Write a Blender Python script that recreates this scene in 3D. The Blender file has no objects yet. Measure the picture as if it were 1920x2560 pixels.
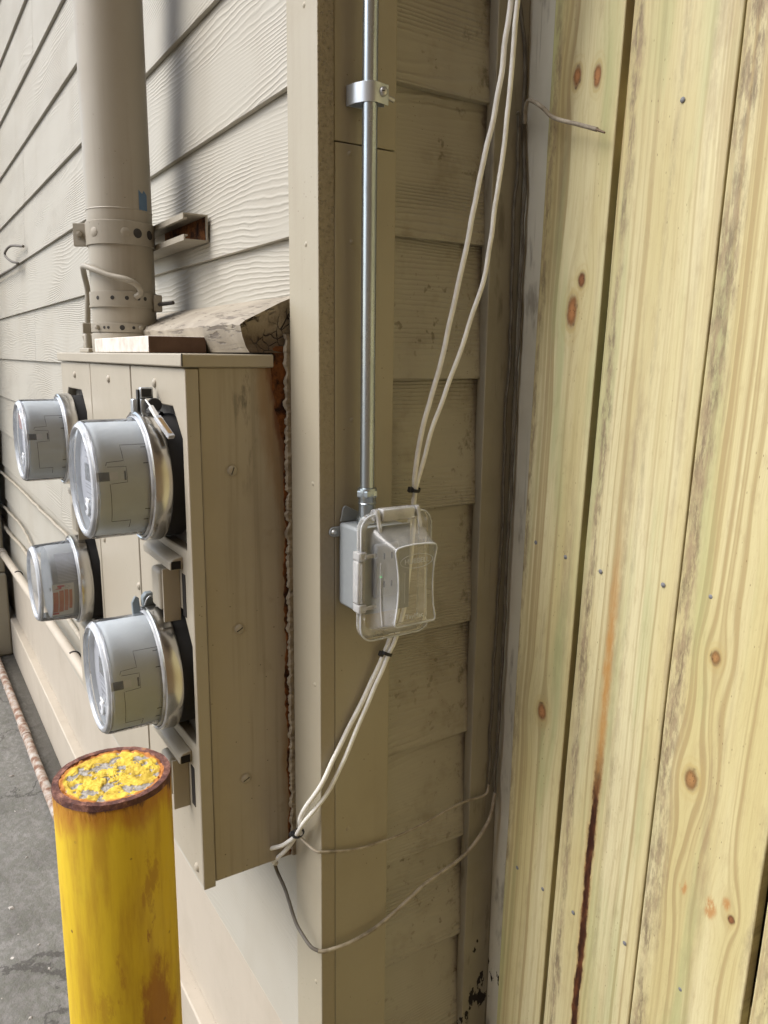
import bpy, bmesh, math, random
from math import sin, cos, pi, radians
from mathutils import Vector, Matrix, noise
random.seed(7)
SC = bpy.context.scene
COL = SC.collection

# ------------------------------------------------------------------ camera
GZ = -1.545                      # ground level; heights are measured from one siding lap at eye level
cam = bpy.data.cameras.new("camera")
cam.sensor_fit = 'VERTICAL'; cam.sensor_height = 36.0; cam.sensor_width = 27.0
cam.lens = 36.0 * 1934.5 / 2560.0
cam.clip_start = 0.02; cam.clip_end = 500
camo = bpy.data.objects.new("camera", cam); COL.objects.link(camo)
yaw, pit, rol = radians(32.38656), radians(11.30899), radians(0.6798)
fw = Vector((-cos(yaw)*cos(pit), sin(yaw)*cos(pit), -sin(pit)))
rt = fw.cross(Vector((0, 0, 1))).normalized(); up = rt.cross(fw)
r2 = cos(rol)*rt + sin(rol)*up; u2 = -sin(rol)*rt + cos(rol)*up
m = Matrix((r2, u2, -fw)).transposed().to_4x4()
m.translation = Vector((0.85781, -0.45286, 0.02770))
camo.matrix_world = m
SC.camera = camo

# ------------------------------------------------------------------ world, sun, exposure
SUN_EL, SUN_AZ = 50.0, 203.0      # azimuth of the sun measured from +Y clockwise
w = bpy.data.worlds.new("World"); SC.world = w; w.use_nodes = True
nt = w.node_tree; nt.nodes.clear()
sky = nt.nodes.new("ShaderNodeTexSky"); sky.sky_type = 'NISHITA'; sky.sun_disc = False
sky.sun_elevation = radians(SUN_EL); sky.sun_rotation = radians(SUN_AZ)
sky.air_density = 1.0; sky.dust_density = 2.5; sky.ozone_density = 1.0
hs = nt.nodes.new("ShaderNodeHueSaturation"); hs.inputs['Saturation'].default_value = 0.85
bg = nt.nodes.new("ShaderNodeBackground"); bg.inputs['Strength'].default_value = 0.135
wo = nt.nodes.new("ShaderNodeOutputWorld")
nt.links.new(sky.outputs[0], hs.inputs['Color']); nt.links.new(hs.outputs[0], bg.inputs[0]); nt.links.new(bg.outputs[0], wo.inputs[0])
sl = bpy.data.lights.new("sun", 'SUN'); sl.energy = 1.4; sl.angle = radians(42); sl.color = (1.0, 0.99, 0.975)
so = bpy.data.objects.new("sun", sl); COL.objects.link(so)
sd = Vector((sin(radians(SUN_AZ))*cos(radians(SUN_EL)), cos(radians(SUN_AZ))*cos(radians(SUN_EL)), sin(radians(SUN_EL))))
so.rotation_euler = sd.to_track_quat('Z', 'Y').to_euler(); so.location = (0, -3, 4)
SC.view_settings.view_transform = 'Standard'; SC.view_settings.look = 'None'
SC.view_settings.exposure = 1.16; SC.view_settings.gamma = 1.0

cy = SC.cycles
cy.max_bounces = 6; cy.diffuse_bounces = 4; cy.glossy_bounces = 3; cy.transmission_bounces = 4; cy.transparent_max_bounces = 12
cy.caustics_reflective = False; cy.caustics_refractive = False

# ------------------------------------------------------------------ shader node helper
class S:
    def __init__(s, g, k): s.g = g; s.k = k
    def __add__(s, o): return s.g.m('ADD', s, o)
    __radd__ = __add__
    def __sub__(s, o): return s.g.m('SUBTRACT', s, o)
    def __rsub__(s, o): return s.g.m('SUBTRACT', o, s)
    def __mul__(s, o): return s.g.m('MULTIPLY', s, o)
    __rmul__ = __mul__
    def __truediv__(s, o): return s.g.m('DIVIDE', s, o)
    def __neg__(s): return s.g.m('MULTIPLY', s, -1.0)
class G:
    def __init__(s, name):
        s.mat = bpy.data.materials.new(name); s.mat.use_nodes = True
        s.t = s.mat.node_tree; s.t.nodes.clear()
    def n(s, ty, **kw):
        nd = s.t.nodes.new(ty)
        for k, v in kw.items(): setattr(nd, k, v)
        return nd
    def put(s, inp, v):
        if isinstance(v, S): s.t.links.new(v.k, inp)
        elif isinstance(v, (tuple, list)):
            v = tuple(v)
            if len(inp.default_value) == 4 and len(v) == 3: v = v + (1,)
            inp.default_value = v
        else: inp.default_value = v
    def m(s, op, a, b=0.0, c=None, clamp=False):
        nd = s.n("ShaderNodeMath", operation=op, use_clamp=clamp)
        s.put(nd.inputs[0], a); s.put(nd.inputs[1], b)
        if c is not None: s.put(nd.inputs[2], c)
        return S(s, nd.outputs[0])
    def obj(s):
        if not hasattr(s, '_o'): s._o = S(s, s.n("ShaderNodeTexCoord").outputs['Object'])
        return s._o
    def rnd(s): return S(s, s.n("ShaderNodeObjectInfo").outputs['Random'])
    def xyz(s, v):
        nd = s.n("ShaderNodeSeparateXYZ"); s.put(nd.inputs[0], v); return [S(s, o) for o in nd.outputs]
    def comb(s, x, y, z):
        nd = s.n("ShaderNodeCombineXYZ")
        for i, v in enumerate((x, y, z)): s.put(nd.inputs[i], v)
        return S(s, nd.outputs[0])
    def noise(s, v, scale, detail=3.0, rough=0.5, dist=0.0):
        nd = s.n("ShaderNodeTexNoise"); s.put(nd.inputs['Vector'], v); s.put(nd.inputs['Scale'], scale)
        s.put(nd.inputs['Detail'], detail); s.put(nd.inputs['Roughness'], rough); s.put(nd.inputs['Distortion'], dist)
        return S(s, nd.outputs[0])
    def vor(s, v, scale, feature='F1', rand=1.0):
        nd = s.n("ShaderNodeTexVoronoi", feature=feature); s.put(nd.inputs['Vector'], v); s.put(nd.inputs['Scale'], scale)
        s.put(nd.inputs['Randomness'], rand); return S(s, nd.outputs['Distance'])
    def ss(s, x, a, b, lo=0.0, hi=1.0):
        nd = s.n("ShaderNodeMapRange", interpolation_type='SMOOTHSTEP')
        s.put(nd.inputs[0], x)
        for i, v in enumerate((a, b, lo, hi)): s.put(nd.inputs[1+i], v)
        return S(s, nd.outputs[0])
    def mix(s, f, a, b):
        nd = s.n("ShaderNodeMix", data_type='RGBA'); s.put(nd.inputs[0], f); s.put(nd.inputs[6], a); s.put(nd.inputs[7], b)
        return S(s, nd.outputs[2])
    def ramp(s, f, pts):
        nd = s.n("ShaderNodeValToRGB"); s.put(nd.inputs[0], f)
        el = nd.color_ramp.elements
        while len(el) < len(pts): el.new(0.5)
        for e, (p, c) in zip(el, pts): e.position = p; e.color = tuple(c) + (1,)
        return S(s, nd.outputs[0])
    def attr(s, name): return S(s, s.n("ShaderNodeAttribute", attribute_name=name).outputs['Fac'])
    def out(s, col, rough=0.5, metal=0.0, h=None, dist=0.001, strength=1.0, spec=0.5, **kw):
        b = s.n("ShaderNodeBsdfPrincipled"); s.put(b.inputs['Base Color'], col); s.put(b.inputs['Roughness'], rough)
        s.put(b.inputs['Metallic'], metal); s.put(b.inputs['Specular IOR Level'], spec)
        for k, v in kw.items(): s.put(b.inputs[k.replace('_', ' ')], v)
        if h is not None:
            bp = s.n("ShaderNodeBump"); s.put(bp.inputs['Height'], h); s.put(bp.inputs['Distance'], dist); s.put(bp.inputs['Strength'], strength)
            s.t.links.new(bp.outputs[0], b.inputs['Normal'])
        o = s.n("ShaderNodeOutputMaterial"); s.t.links.new(b.outputs[0], o.inputs[0]); return s.mat

# ------------------------------------------------------------------ materials
PAINT = (0.405, 0.385, 0.328); PAINT2 = (0.372, 0.335, 0.250)
def siding_mat(name, ax, mildew, emboss=1.0):
    g = G(name); p = g.xyz(g.obj()); r = g.rnd()
    u = p[ax] + r*17.3; v = p[2] + r*9.1
    n1 = g.noise(g.comb(u*1.1, v*6.5, r*5.0), 1.0, 1.5, 0.45)
    n2 = g.noise(g.comb(u*22.0, v*45.0, r), 1.0, 2.0, 0.5)
    ph = v*950.0 + n1*135.0 + n2*4.5
    s_ = g.m('SINE', ph); ridge = g.m('POWER', s_*0.5 + 0.5, 2.2)
    amp = g.ss(g.noise(g.comb(u*2.6, v*9.0, r*3.0), 1.0, 2.0), 0.36, 0.6, 0.12, 1.0)
    fine = g.noise(g.comb(u*60.0, v*700.0, 0.0), 1.0, 2.0)
    h = ridge*amp + fine*0.22
    d = g.noise(g.obj(), 3.2, 4.0, 0.6); d2 = g.noise(g.comb(p[0]*9.0, p[1]*9.0, p[2]*1.6), 1.0, 3.0)
    col = g.mix(g.ss(d, 0.4, 0.75, 0.0, 0.3), PAINT, (0.31, 0.27, 0.205))
    col = g.mix(g.ss(d2, 0.55, 0.8, 0.0, 0.22), col, (0.3, 0.26, 0.2))
    col = g.mix((1.0-ridge)*amp*0.10, col, (0.25, 0.21, 0.16))
    big = g.noise(g.obj(), 7.0, 2.0)
    if mildew:
        spot = g.ss(g.noise(g.obj(), 75.0, 2.0, 0.5), 0.63, 0.72)*g.ss(big, 0.45, 0.62)
        col = g.mix(spot*0.6, col, (0.11, 0.09, 0.06))
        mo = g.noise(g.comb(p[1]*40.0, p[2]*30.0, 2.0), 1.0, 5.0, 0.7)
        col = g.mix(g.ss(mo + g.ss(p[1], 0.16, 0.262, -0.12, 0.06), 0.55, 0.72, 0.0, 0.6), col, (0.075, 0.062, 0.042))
        col = g.mix(g.ss(g.noise(g.obj(), 14.0, 4.0, 0.65), 0.52, 0.75, 0.0, 0.45), col, (0.19, 0.16, 0.105))
    sp2 = g.vor(g.obj(), 130.0)
    col = g.mix(g.ss(sp2, 0.06, 0.11, 0.65, 0.0)*g.ss(g.noise(g.obj(), 11.0, 1.0), 0.52, 0.6), col, (0.08, 0.065, 0.05))
    return g.out(col, 0.62, h=h, dist=0.0014, strength=(0.62 if ax == 0 else 0.9)*emboss, spec=0.35)
M = {}
M['siding_a'] = siding_mat('painted_siding', 0, False)
M['siding_low'] = siding_mat('painted_siding_worn_smooth', 0, False, 0.22)
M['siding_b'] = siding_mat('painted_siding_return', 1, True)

def paint_mat(name, base, dirt=0.3, rough=0.45, grimy=None, hscale=1.0):
    g = G(name); o = g.obj(); p = g.xyz(o)
    n = g.noise(o, 4.0, 5.0, 0.6)
    col = g.mix(g.ss(n, 0.42, 0.75, 0.0, dirt), base, (0.25, 0.21, 0.15))
    dr = g.noise(g.comb(p[0]*30.0, p[1]*30.0, p[2]*1.8), 1.0, 4.0, 0.6)
    col = g.mix(g.ss(dr, 0.56, 0.8, 0.0, dirt*0.9), col, (0.22, 0.18, 0.13))
    sp = g.vor(o, 90.0)
    col = g.mix(g.ss(sp, 0.05, 0.10, 0.7, 0.0)*g.ss(g.noise(o, 9.0, 1.0), 0.53, 0.6), col, (0.09, 0.07, 0.05))
    h = g.noise(o, 260.0, 2.0)*0.5*hscale + g.noise(o, 30.0, 3.0)
    return g.out(col, g.ss(n, 0.3, 0.8, rough, rough+0.2), h=h, dist=0.0006, strength=0.4, spec=0.4)
M['trim'] = paint_mat('painted_trim', PAINT2, 0.22, 0.42)
M['fascia'] = paint_mat('painted_fascia', (0.45, 0.40, 0.325), 0.25, 0.5)
M['cabinet'] = paint_mat('painted_steel', (0.385, 0.345, 0.270), 0.25, 0.42, hscale=0.3)
M['mast'] = paint_mat('painted_mast', (0.35, 0.315, 0.25), 0.4, 0.42, hscale=0.4)
M['strap'] = paint_mat('painted_strap', (0.33, 0.30, 0.24), 0.45, 0.45)

def rough_edge():
    g = G('sawn_edge'); o = g.obj(); n = g.noise(o, 160.0, 5.0, 0.7); v = g.vor(o, 210.0)
    pz = g.xyz(o)[2]
    col = g.mix(g.ss(n, 0.4, 0.7), g.mix(g.ss(pz, 1.15, 1.75), (0.365, 0.325, 0.245), (0.335, 0.295, 0.22)), g.mix(g.ss(pz, 1.15, 1.75), (0.355, 0.315, 0.237), (0.26, 0.225, 0.165)))
    return g.out(col, 0.85, h=n + g.ss(v, 0.1, 0.4), dist=0.0016, strength=g.ss(pz, 1.2, 1.75, 0.05, 0.8), spec=0.2)
M['sawn'] = rough_edge()

def side_mat():            # right side of the cabinet: rust creeping in along the rear edge, grime runs below the lid
    g = G('cabinet_side_paint'); o = g.obj(); x, y, z = g.xyz(o)
    n = g.noise(o, 5.0, 5.0, 0.6)
    col = g.mix(g.ss(n, 0.42, 0.75, 0.0, 0.3), (0.365, 0.320, 0.245), (0.25, 0.21, 0.145))
    n3 = g.noise(g.comb(y*18.0, z*5.0, 0.0), 1.0, 5.0, 0.65)
    edge = y - 0.080 + n3*0.050 + g.ss(z, 0.45, 0.71, 0.0, 0.034)
    col = g.mix(g.ss(edge, -0.012, 0.004, 0.0, 0.75), col, (0.27, 0.175, 0.085))
    col = g.mix(g.ss(edge, 0.008, 0.018), col, (0.16, 0.055, 0.016))
    runs = g.noise(g.comb(y*55.0, z*1.4, 3.0), 1.0, 4.0, 0.6)
    col = g.mix(g.ss(runs, 0.46, 0.70, 0.0, 0.6), col, (0.20, 0.17, 0.12))
    black = g.ss(g.noise(g.comb(y*60.0, z*14.0, 0.0), 1.0, 5.0, 0.7), 0.5, 0.66)*g.ss(g.m('ABSOLUTE', y-0.002), 0.0, 0.026, 1.0, 0.0)*g.ss(z, 0.5, 0.70)
    col = g.mix(black*0.85, col, (0.05, 0.042, 0.032))
    bl = g.noise(o, 26.0, 3.0, 0.6)
    col = g.mix(g.ss(bl, 0.58, 0.7, 0.0, 0.35)*g.ss(y, 0.0, 0.05), col, (0.2, 0.16, 0.11))
    sp = g.vor(o, 80.0)
    col = g.mix(g.ss(sp, 0.05, 0.1, 0.8, 0.0)*g.ss(g.noise(o, 9.0, 1.0), 0.5, 0.6), col, (0.07, 0.055, 0.04))
    return g.out(col, g.ss(edge, -0.01, 0.01, 0.42, 0.85), h=bl + g.noise(o, 7.0, 1.0)*4.0 + g.noise(o, 120.0, 3.0)*g.ss(edge, 0.0, 0.02), dist=0.0012, strength=0.4)
M['side'] = side_mat()
def rust_mat(name, a=(0.20, 0.075, 0.022), b=(0.065, 0.022, 0.012)):
    g = G(name); o = g.obj(); n = g.noise(o, 45.0, 6.0, 0.7)
    return g.out(g.mix(g.ss(n, 0.35, 0.65), a, b), 0.9, h=n, dist=0.003, spec=0.2)
M['rust'] = rust_mat('flaking_rust', (0.21, 0.08, 0.024), (0.022, 0.010, 0.007))
def plain(name, col, rough=0.5, metal=0.0, var=0.15, scale=25.0, dark=None, bump=0.0, spec=0.5):
    g = G(name); n = g.noise(g.obj(), scale, 4.0, 0.6)
    c = g.mix(g.ss(n, 0.35, 0.75, 0.0, var), col, dark or tuple(v*0.45 for v in col))
    return g.out(c, g.ss(n, 0.3, 0.8, rough, min(1, rough+0.15)), metal, h=n if bump else None, dist=bump or 0.001, spec=spec)
M['black'] = plain('black_plastic', (0.012, 0.012, 0.013), 0.45)
M['dark'] = plain('dark_recess', (0.05, 0.045, 0.04), 0.8, 0.0, 0.6)
M['void'] = plain('slot_black', (0.012, 0.009, 0.007), 0.95)  # near-black, used on the breaker hood slots
M['socket_shade'] = plain('shaded_socket_plate', (0.16, 0.15, 0.135), 0.7, 0.3, 0.7, 40.0, (0.04, 0.033, 0.026))  # back plate coloured dark for the shade inside the meter openings
M['zinc'] = plain('zinc_bracket', (0.52, 0.55, 0.57), 0.33, 0.85, 0.3)
M['seal'] = plain('grey_seal_plastic', (0.22, 0.26, 0.28), 0.4, 0.0, 0.2)
M['box'] = plain('grey_die_cast_box', (0.30, 0.325, 0.335), 0.5, 0.15, 0.12, 60.0, bump=0.0002)
M['white'] = plain('white_cable_jacket', (0.84, 0.835, 0.79), 0.4, 0.0, 0.25, 50.0, (0.35, 0.3, 0.22))
M['oldwhite'] = plain('aged_cable_jacket', (0.42, 0.37, 0.29), 0.6, 0.0, 0.8, 45.0, (0.13, 0.105, 0.07))
M['painted_cable'] = plain('painted_cable', (0.36, 0.32, 0.25), 0.55, 0.0, 0.5, 40.0)
M['graycable'] = plain('grey_cable_jacket', (0.13, 0.115, 0.095), 0.55, 0.0, 0.4, 60.0)
M['darkcable'] = plain('dark_painted_cable', (0.15, 0.135, 0.105), 0.6, 0.0, 0.7, 40.0, (0.04, 0.033, 0.025))
M['steel'] = plain('screw_steel', (0.55, 0.55, 0.53), 0.35, 0.9, 0.4, 90.0)
M['nailhead'] = plain('galvanized_nail', (0.22, 0.225, 0.235), 0.7, 0.2, 0.4, 300.0)
M['lcd'] = plain('lcd_screen', (0.10, 0.11, 0.11), 0.25, 0.0, 0.1)
M['print'] = plain('grey_print', (0.25, 0.26, 0.30), 0.5)
M['brownwood'] = plain('brown_bare_wood', (0.11, 0.060, 0.036), 0.75, 0.0, 0.6, 30.0, bump=0.0006)
M['rubber'] = plain('black_gasket', (0.02, 0.019, 0.018), 0.7)
M['caulk'] = plain('crumbling_caulk', (0.34, 0.295, 0.22), 0.85, 0.0, 0.8, 70.0, (0.12, 0.09, 0.06), bump=0.002)
M['copper'] = plain('wire_core', (0.18, 0.13, 0.09), 0.5, 0.5)
M['receptacle'] = plain('grey_receptacle', (0.30, 0.31, 0.31), 0.4)
M['bluetape'] = plain('blue_tape', (0.10, 0.17, 0.26), 0.6)
def emt():
    g = G('galvanized_conduit'); o = g.obj(); x, y, z = g.xyz(o)
    n = g.noise(g.comb(x*90.0, y*90.0, z*7.0), 1.0, 5.0, 0.65)
    c = g.mix(g.ss(n, 0.35, 0.7), (0.47, 0.52, 0.545), (0.33, 0.37, 0.39))
    sp = g.vor(g.comb(x*300.0, y*300.0, z*60.0), 1.0)
    c = g.mix(g.ss(sp, 0.08, 0.2, 0.5, 0.0), c, (0.2, 0.2, 0.2))
    return g.out(c, g.ss(n, 0.3, 0.75, 0.22, 0.38), 0.95)
M['emt'] = emt()
def ring_steel():
    g = G('stainless_ring'); o = g.obj(); n = g.noise(o, 9.0, 2.0, 0.5)
    c = g.ramp(n, [(0.3, (0.58, 0.58, 0.57)), (0.55, (0.53, 0.51, 0.47)), (0.66, (0.42, 0.36, 0.27)), (0.76, (0.22, 0.21, 0.20))])  # tan stops stand in for the fence reflected in the steel
    return g.out(c, g.ss(n, 0.3, 0.7, 0.13, 0.24), 0.97)
M['ring'] = ring_steel()
M['ring2'] = plain('brushed_ring', (0.60, 0.59, 0.56), 0.18, 0.97, 0.15, 6.0)
def glassy(name, tint, haze, rough=0.03, ior=1.45, dcol=(0.8, 0.8, 0.79)):
    g = G(name)
    tr = g.n("ShaderNodeBsdfTransparent"); g.put(tr.inputs[0], tint)
    gl = g.n("ShaderNodeBsdfGlossy"); g.put(gl.inputs['Color'], (1, 1, 1)); g.put(gl.inputs['Roughness'], rough)
    df = g.n("ShaderNodeBsdfDiffuse"); g.put(df.inputs[0], dcol)
    fr = g.n("ShaderNodeFresnel"); g.put(fr.inputs[0], ior)
    n = g.noise(g.obj(), 30.0, 3.0)
    mx0 = g.n("ShaderNodeMixShader"); g.put(mx0.inputs[0], g.ss(n, 0.3, 0.7, haze*0.7, haze*1.3))
    g.t.links.new(tr.outputs[0], mx0.inputs[1]); g.t.links.new(df.outputs[0], mx0.inputs[2])
    mx = g.n("ShaderNodeMixShader"); g.t.links.new(fr.outputs[0], mx.inputs[0])
    g.t.links.new(mx0.outputs[0], mx.inputs[1]); g.t.links.new(gl.outputs[0], mx.inputs[2])
    o = g.n("ShaderNodeOutputMaterial"); g.t.links.new(mx.outputs[0], o.inputs[0]); return g.mat
M['glass'] = glassy('clear_meter_cover', (0.99, 0.995, 1.0), 0.10, 0.05, 1.25, (0.82, 0.87, 0.93))
M['clear'] = glassy('clear_polycarbonate', (0.985, 0.985, 0.98), 0.15, 0.06, 1.45, (0.88, 0.88, 0.87))
M['clear_glint'] = glassy('clear_rib_white_glint', (0.97, 0.97, 0.97), 0.55, 0.12, 1.28, (0.85, 0.89, 0.94))  # white haze stands in for light caught on clear edges
M['clear_rib'] = glassy('clear_polycarbonate_thin_rib', (0.97, 0.97, 0.96), 0.32, 0.06, 1.45, (0.97, 0.97, 0.97))  # white haze brightens thin ribs in place of edge highlights
M['meter'] = plain('meter_plastic', (0.53, 0.58, 0.61), 0.45, 0.0, 0.05)
M['meterface'] = plain('meter_face', (0.58, 0.60, 0.66), 0.5, 0.0, 0.08)
M['metergrey'] = plain('socket_cover_insert', (0.30, 0.32, 0.33), 0.5, 0.0, 0.12)
M['seam'] = plain('seam_line', (0.03, 0.03, 0.03), 0.7)
M['redprint'] = plain('red_print', (0.42, 0.02, 0.035), 0.5)
M['orangeprint'] = plain('orange_red_print', (0.48, 0.17, 0.09), 0.55, 0.0, 0.7, 90.0, (0.40, 0.10, 0.10))
M['stickerwhite'] = plain('sticker_white', (0.62, 0.62, 0.60), 0.5)
M['tagbrown'] = plain('seal_amber', (0.26, 0.17, 0.07), 0.4)
M['milk'] = plain('milky_plastic', (0.80, 0.80, 0.78), 0.35)
g = G('green_led'); e = g.n("ShaderNodeEmission"); g.put(e.inputs[0], (0.1, 1.0, 0.25)); g.put(e.inputs[1], 0.35)
o_ = g.n("ShaderNodeOutputMaterial"); g.t.links.new(e.outputs[0], o_.inputs[0]); M['led'] = g.mat

def bollard_mat():
    g = G('yellow_bollard_paint'); o = g.obj(); x, y, z = g.xyz(o)
    st = g.noise(g.comb(x*55.0, y*55.0, z*7.0), 1.0, 5.0, 0.6); n = g.noise(o, 16.0, 5.0, 0.65)
    c = g.mix(g.ss(st, 0.40, 0.70), (0.61, 0.425, 0.012), (0.45, 0.27, 0.008))
    c = g.mix(g.ss(n, 0.55, 0.75, 0.0, 0.35), c, (0.60, 0.46, 0.02))
    top = z - 1.155 + g.noise(g.comb(x*40.0, y*40.0, z*10.0), 1.0, 5.0, 0.65)*0.095
    c = g.mix(g.ss(top, 0.005, 0.04, 0.0, 0.8), c, (0.36, 0.13, 0.006))
    c = g.mix(g.ss(top, 0.04, 0.052), c, (0.06, 0.016, 0.012))
    for (zz, ang, sz, k) in ((0.905, 0.42, 0.052, 0.95), (0.97, -0.25, 0.016, 0.5), (1.0, 0.22, 0.010, 0.8), (0.93, -0.6, 0.014, 0.35), (0.80, 0.15, 0.022, 0.5), (0.75, -0.2, 0.014, 0.4), (1.055, 0.35, 0.022, 0.55), (0.86, -0.05, 0.012, 0.6)):
        cx, cy = 0.057*cos(ang), 0.057*sin(ang)
        d = g.m('POWER', (x-cx)*1.7, 2.0) + g.m('POWER', (y-cy)*1.7, 2.0) + g.m('POWER', (z-zz)*0.55, 2.0)
        f = g.ss(g.m('SQRT', d) + (g.noise(g.comb(x*70.0, y*70.0, z*22.0), 1.0, 6.0, 0.7)-0.5)*0.075, sz*0.35, sz*0.85, k, 0.0)
        c = g.mix(f, c, g.mix(st, (0.20, 0.055, 0.008), (0.42, 0.19, 0.006)))
    sp = g.vor(o, 55.0)
    c = g.mix(g.ss(sp, 0.07, 0.12, 0.8, 0.0)*g.ss(g.noise(o, 14.0, 1.0), 0.55, 0.62), c, (0.10, 0.05, 0.01))
    return g.out(c, g.ss(n, 0.3, 0.7, 0.5, 0.7), h=st*0.4 + n*0.7 + g.ss(top, 0.03, 0.05)*g.noise(o, 130.0, 4.0, 0.7)*1.5, dist=0.0014, strength=0.6)
M['bollard'] = bollard_mat()
def flake_mat():
    g = G('flaked_yellow_top'); o = g.obj(); f = g.attr('flake'); n = g.noise(o, 150.0, 5.0, 0.7); n2 = g.noise(o, 60.0, 4.0, 0.6)
    y_ = g.mix(g.ss(n2, 0.4, 0.7), (0.70, 0.51, 0.06), (0.42, 0.28, 0.03))
    gr = g.mix(g.ss(n, 0.35, 0.7), (0.42, 0.40, 0.37), (0.17, 0.14, 0.10))
    c = g.mix(g.ss(f + (n-0.5)*0.35, 0.42, 0.5), gr, y_)
    rr = g.attr('rim')
    c = g.mix(g.ss(rr + (n2-0.5)*0.5, 0.25, 0.6), c, (0.45, 0.17, 0.03))
    return g.out(c, 0.75, h=n, dist=0.0015, strength=0.7)
M['flake'] = flake_mat()
def rustrim():
    g = G('rusty_rim'); o = g.obj(); n = g.noise(o, 70.0, 6.0, 0.7)
    c = g.ramp(n, [(0.3, (0.05, 0.018, 0.018)), (0.5, (0.13, 0.05, 0.035)), (0.62, (0.30, 0.14, 0.10)), (0.72, (0.5, 0.28, 0.04))])
    return g.out(c, 0.8, h=n, dist=0.003)
M['rustrim'] = rustrim()
def rusty_pipe():
    g = G('rusty_painted_pipe'); o = g.obj(); n = g.noise(o, 28.0, 6.0, 0.68)
    c = g.ramp(n, [(0.38, (0.40, 0.37, 0.33)), (0.50, (0.30, 0.23, 0.18)), (0.60, (0.17, 0.085, 0.05)), (0.75, (0.13, 0.05, 0.03))])
    return g.out(c, 0.8, h=n, dist=0.003)
M['rustypipe'] = rusty_pipe()
def concrete():
    g = G('worn_concrete'); o = g.obj(); x, y, z = g.xyz(o)
    n = g.noise(o, 2.2, 6.0, 0.62); n2 = g.noise(o, 38.0, 5.0, 0.7); n3 = g.noise(o, 9.0, 5.0, 0.65)
    c = g.mix(g.ss(n, 0.35, 0.68), (0.205, 0.195, 0.178), (0.125, 0.118, 0.105))
    c = g.mix(g.ss(n2, 0.5, 0.75, 0.0, 0.55), c, (0.36, 0.34, 0.31))
    c = g.mix(g.ss(n3, 0.56, 0.72, 0.0, 0.6), c, (0.085, 0.078, 0.068))
    moss = g.ss(y + (n3-0.5)*0.35, -0.75, -0.28)*g.ss(n2, 0.4, 0.6)
    c = g.mix(moss*0.55, c, (0.07, 0.075, 0.05))
    ck = g.vor(g.comb(x*1.3 + n3*0.5, y*1.3 + n*0.6, 0.0), 1.0, 'DISTANCE_TO_EDGE')
    c = g.mix(g.ss(ck, 0.003, 0.012, 0.8, 0.0), c, (0.05, 0.045, 0.038))
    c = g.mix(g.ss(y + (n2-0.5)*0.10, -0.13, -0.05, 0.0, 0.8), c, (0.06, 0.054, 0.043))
    ch = g.vor(o, 17.0)
    c = g.mix(g.ss(ch + (n2-0.5)*0.12, 0.05, 0.1, 1.0, 0.0)*g.ss(g.noise(o, 4.0, 1.0), 0.52, 0.6), c, (0.52, 0.49, 0.45))
    return g.out(c, g.ss(n, 0.3, 0.7, 0.55, 0.85), h=n2 + n3*1.5, dist=0.006, strength=0.7)
M['concrete'] = concrete()
M['distant'] = plain('unseen_wall_brown', (0.24, 0.165, 0.095), 0.8, 0.0, 0.3, 3.0)  # brown picked so the unseen wall throws warm bounce
M['shading_soffit'] = plain('shading_soffit_paint', (0.40, 0.36, 0.29), 0.7, 0.0, 0.3, 3.0)

def trim_rot(nm, ca, cb):
    g = G(nm); o = g.obj(); x, y, z = g.xyz(o)
    n = g.noise(o, 6.0, 5.0, 0.6)
    c = g.mix(g.ss(n, 0.4, 0.7, 0.0, 0.4), ca, cb)
    n3 = g.noise(g.comb(x*35.0, y*35.0, z*9.0), 1.0, 4.0, 0.6)
    c = g.mix(g.ss(n3, 0.57, 0.72, 0.0, 0.6), c, (0.12, 0.10, 0.075))
    cr = g.noise(g.comb(x*240.0, y*240.0, z*5.0), 1.0, 2.0)
    c = g.mix(g.ss(cr, 0.66, 0.72, 0.0, 0.25), c, (0.10, 0.085, 0.06))
    hole = g.noise(g.comb(x*34.0, y*34.0, z*15.0), 1.0, 4.0, 0.6)
    hm = g.ss(hole - g.ss(z, 0.45, 0.92, 0.0, 0.13), 0.56, 0.57)*g.ss(z, 0.84, 0.95, 1.0, 0.0)
    c = g.mix(hm, c, (0.014, 0.010, 0.008))
    return g.out(c, 0.7, h=n3 - hm*2.0 - g.ss(cr, 0.66, 0.72), dist=0.002, strength=0.6, spec=0.3)
M['trimrot'] = trim_rot('peeling_inner_trim', (0.33, 0.31, 0.25), (0.20, 0.185, 0.14))
M['trimpale'] = trim_rot('pale_peeling_trim', (0.57, 0.55, 0.46), (0.37, 0.34, 0.26))
def wedge_mat():
    g = G('cracked_white_sill_paint'); o = g.obj(); x, y, z = g.xyz(o)
    n = g.noise(g.comb(x*9.0, y*30.0, z*30.0), 1.0, 5.0, 0.65, 0.8)
    big = g.noise(o, 11.0, 4.0, 0.6)
    c = g.mix(g.ss(big, 0.4, 0.7, 0.0, 0.5), (0.34, 0.30, 0.235), (0.15, 0.125, 0.095))
    pk = g.ss(g.noise(g.comb(x*14.0 + y*30.0, y*150.0, z*150.0), 1.0, 4.0, 0.6, 0.4), 0.57, 0.62)*g.ss(big + g.ss(x, -0.35, -0.1, 0.0, 0.06), 0.50, 0.58)
    c = g.mix(pk*0.65, c, (0.09, 0.07, 0.055))
    c = g.mix(g.ss(g.noise(g.comb(x*4.0, y*70.0, z*40.0), 1.0, 4.0, 0.6), 0.60, 0.68, 0.0, 0.75)*g.ss(x, -0.5, -0.25), c, (0.10, 0.075, 0.055))
    return g.out(c, 0.7, h=n*0.6 - pk*1.5 + big, dist=0.004, strength=0.6)
M['wedge'] = wedge_mat()
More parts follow.
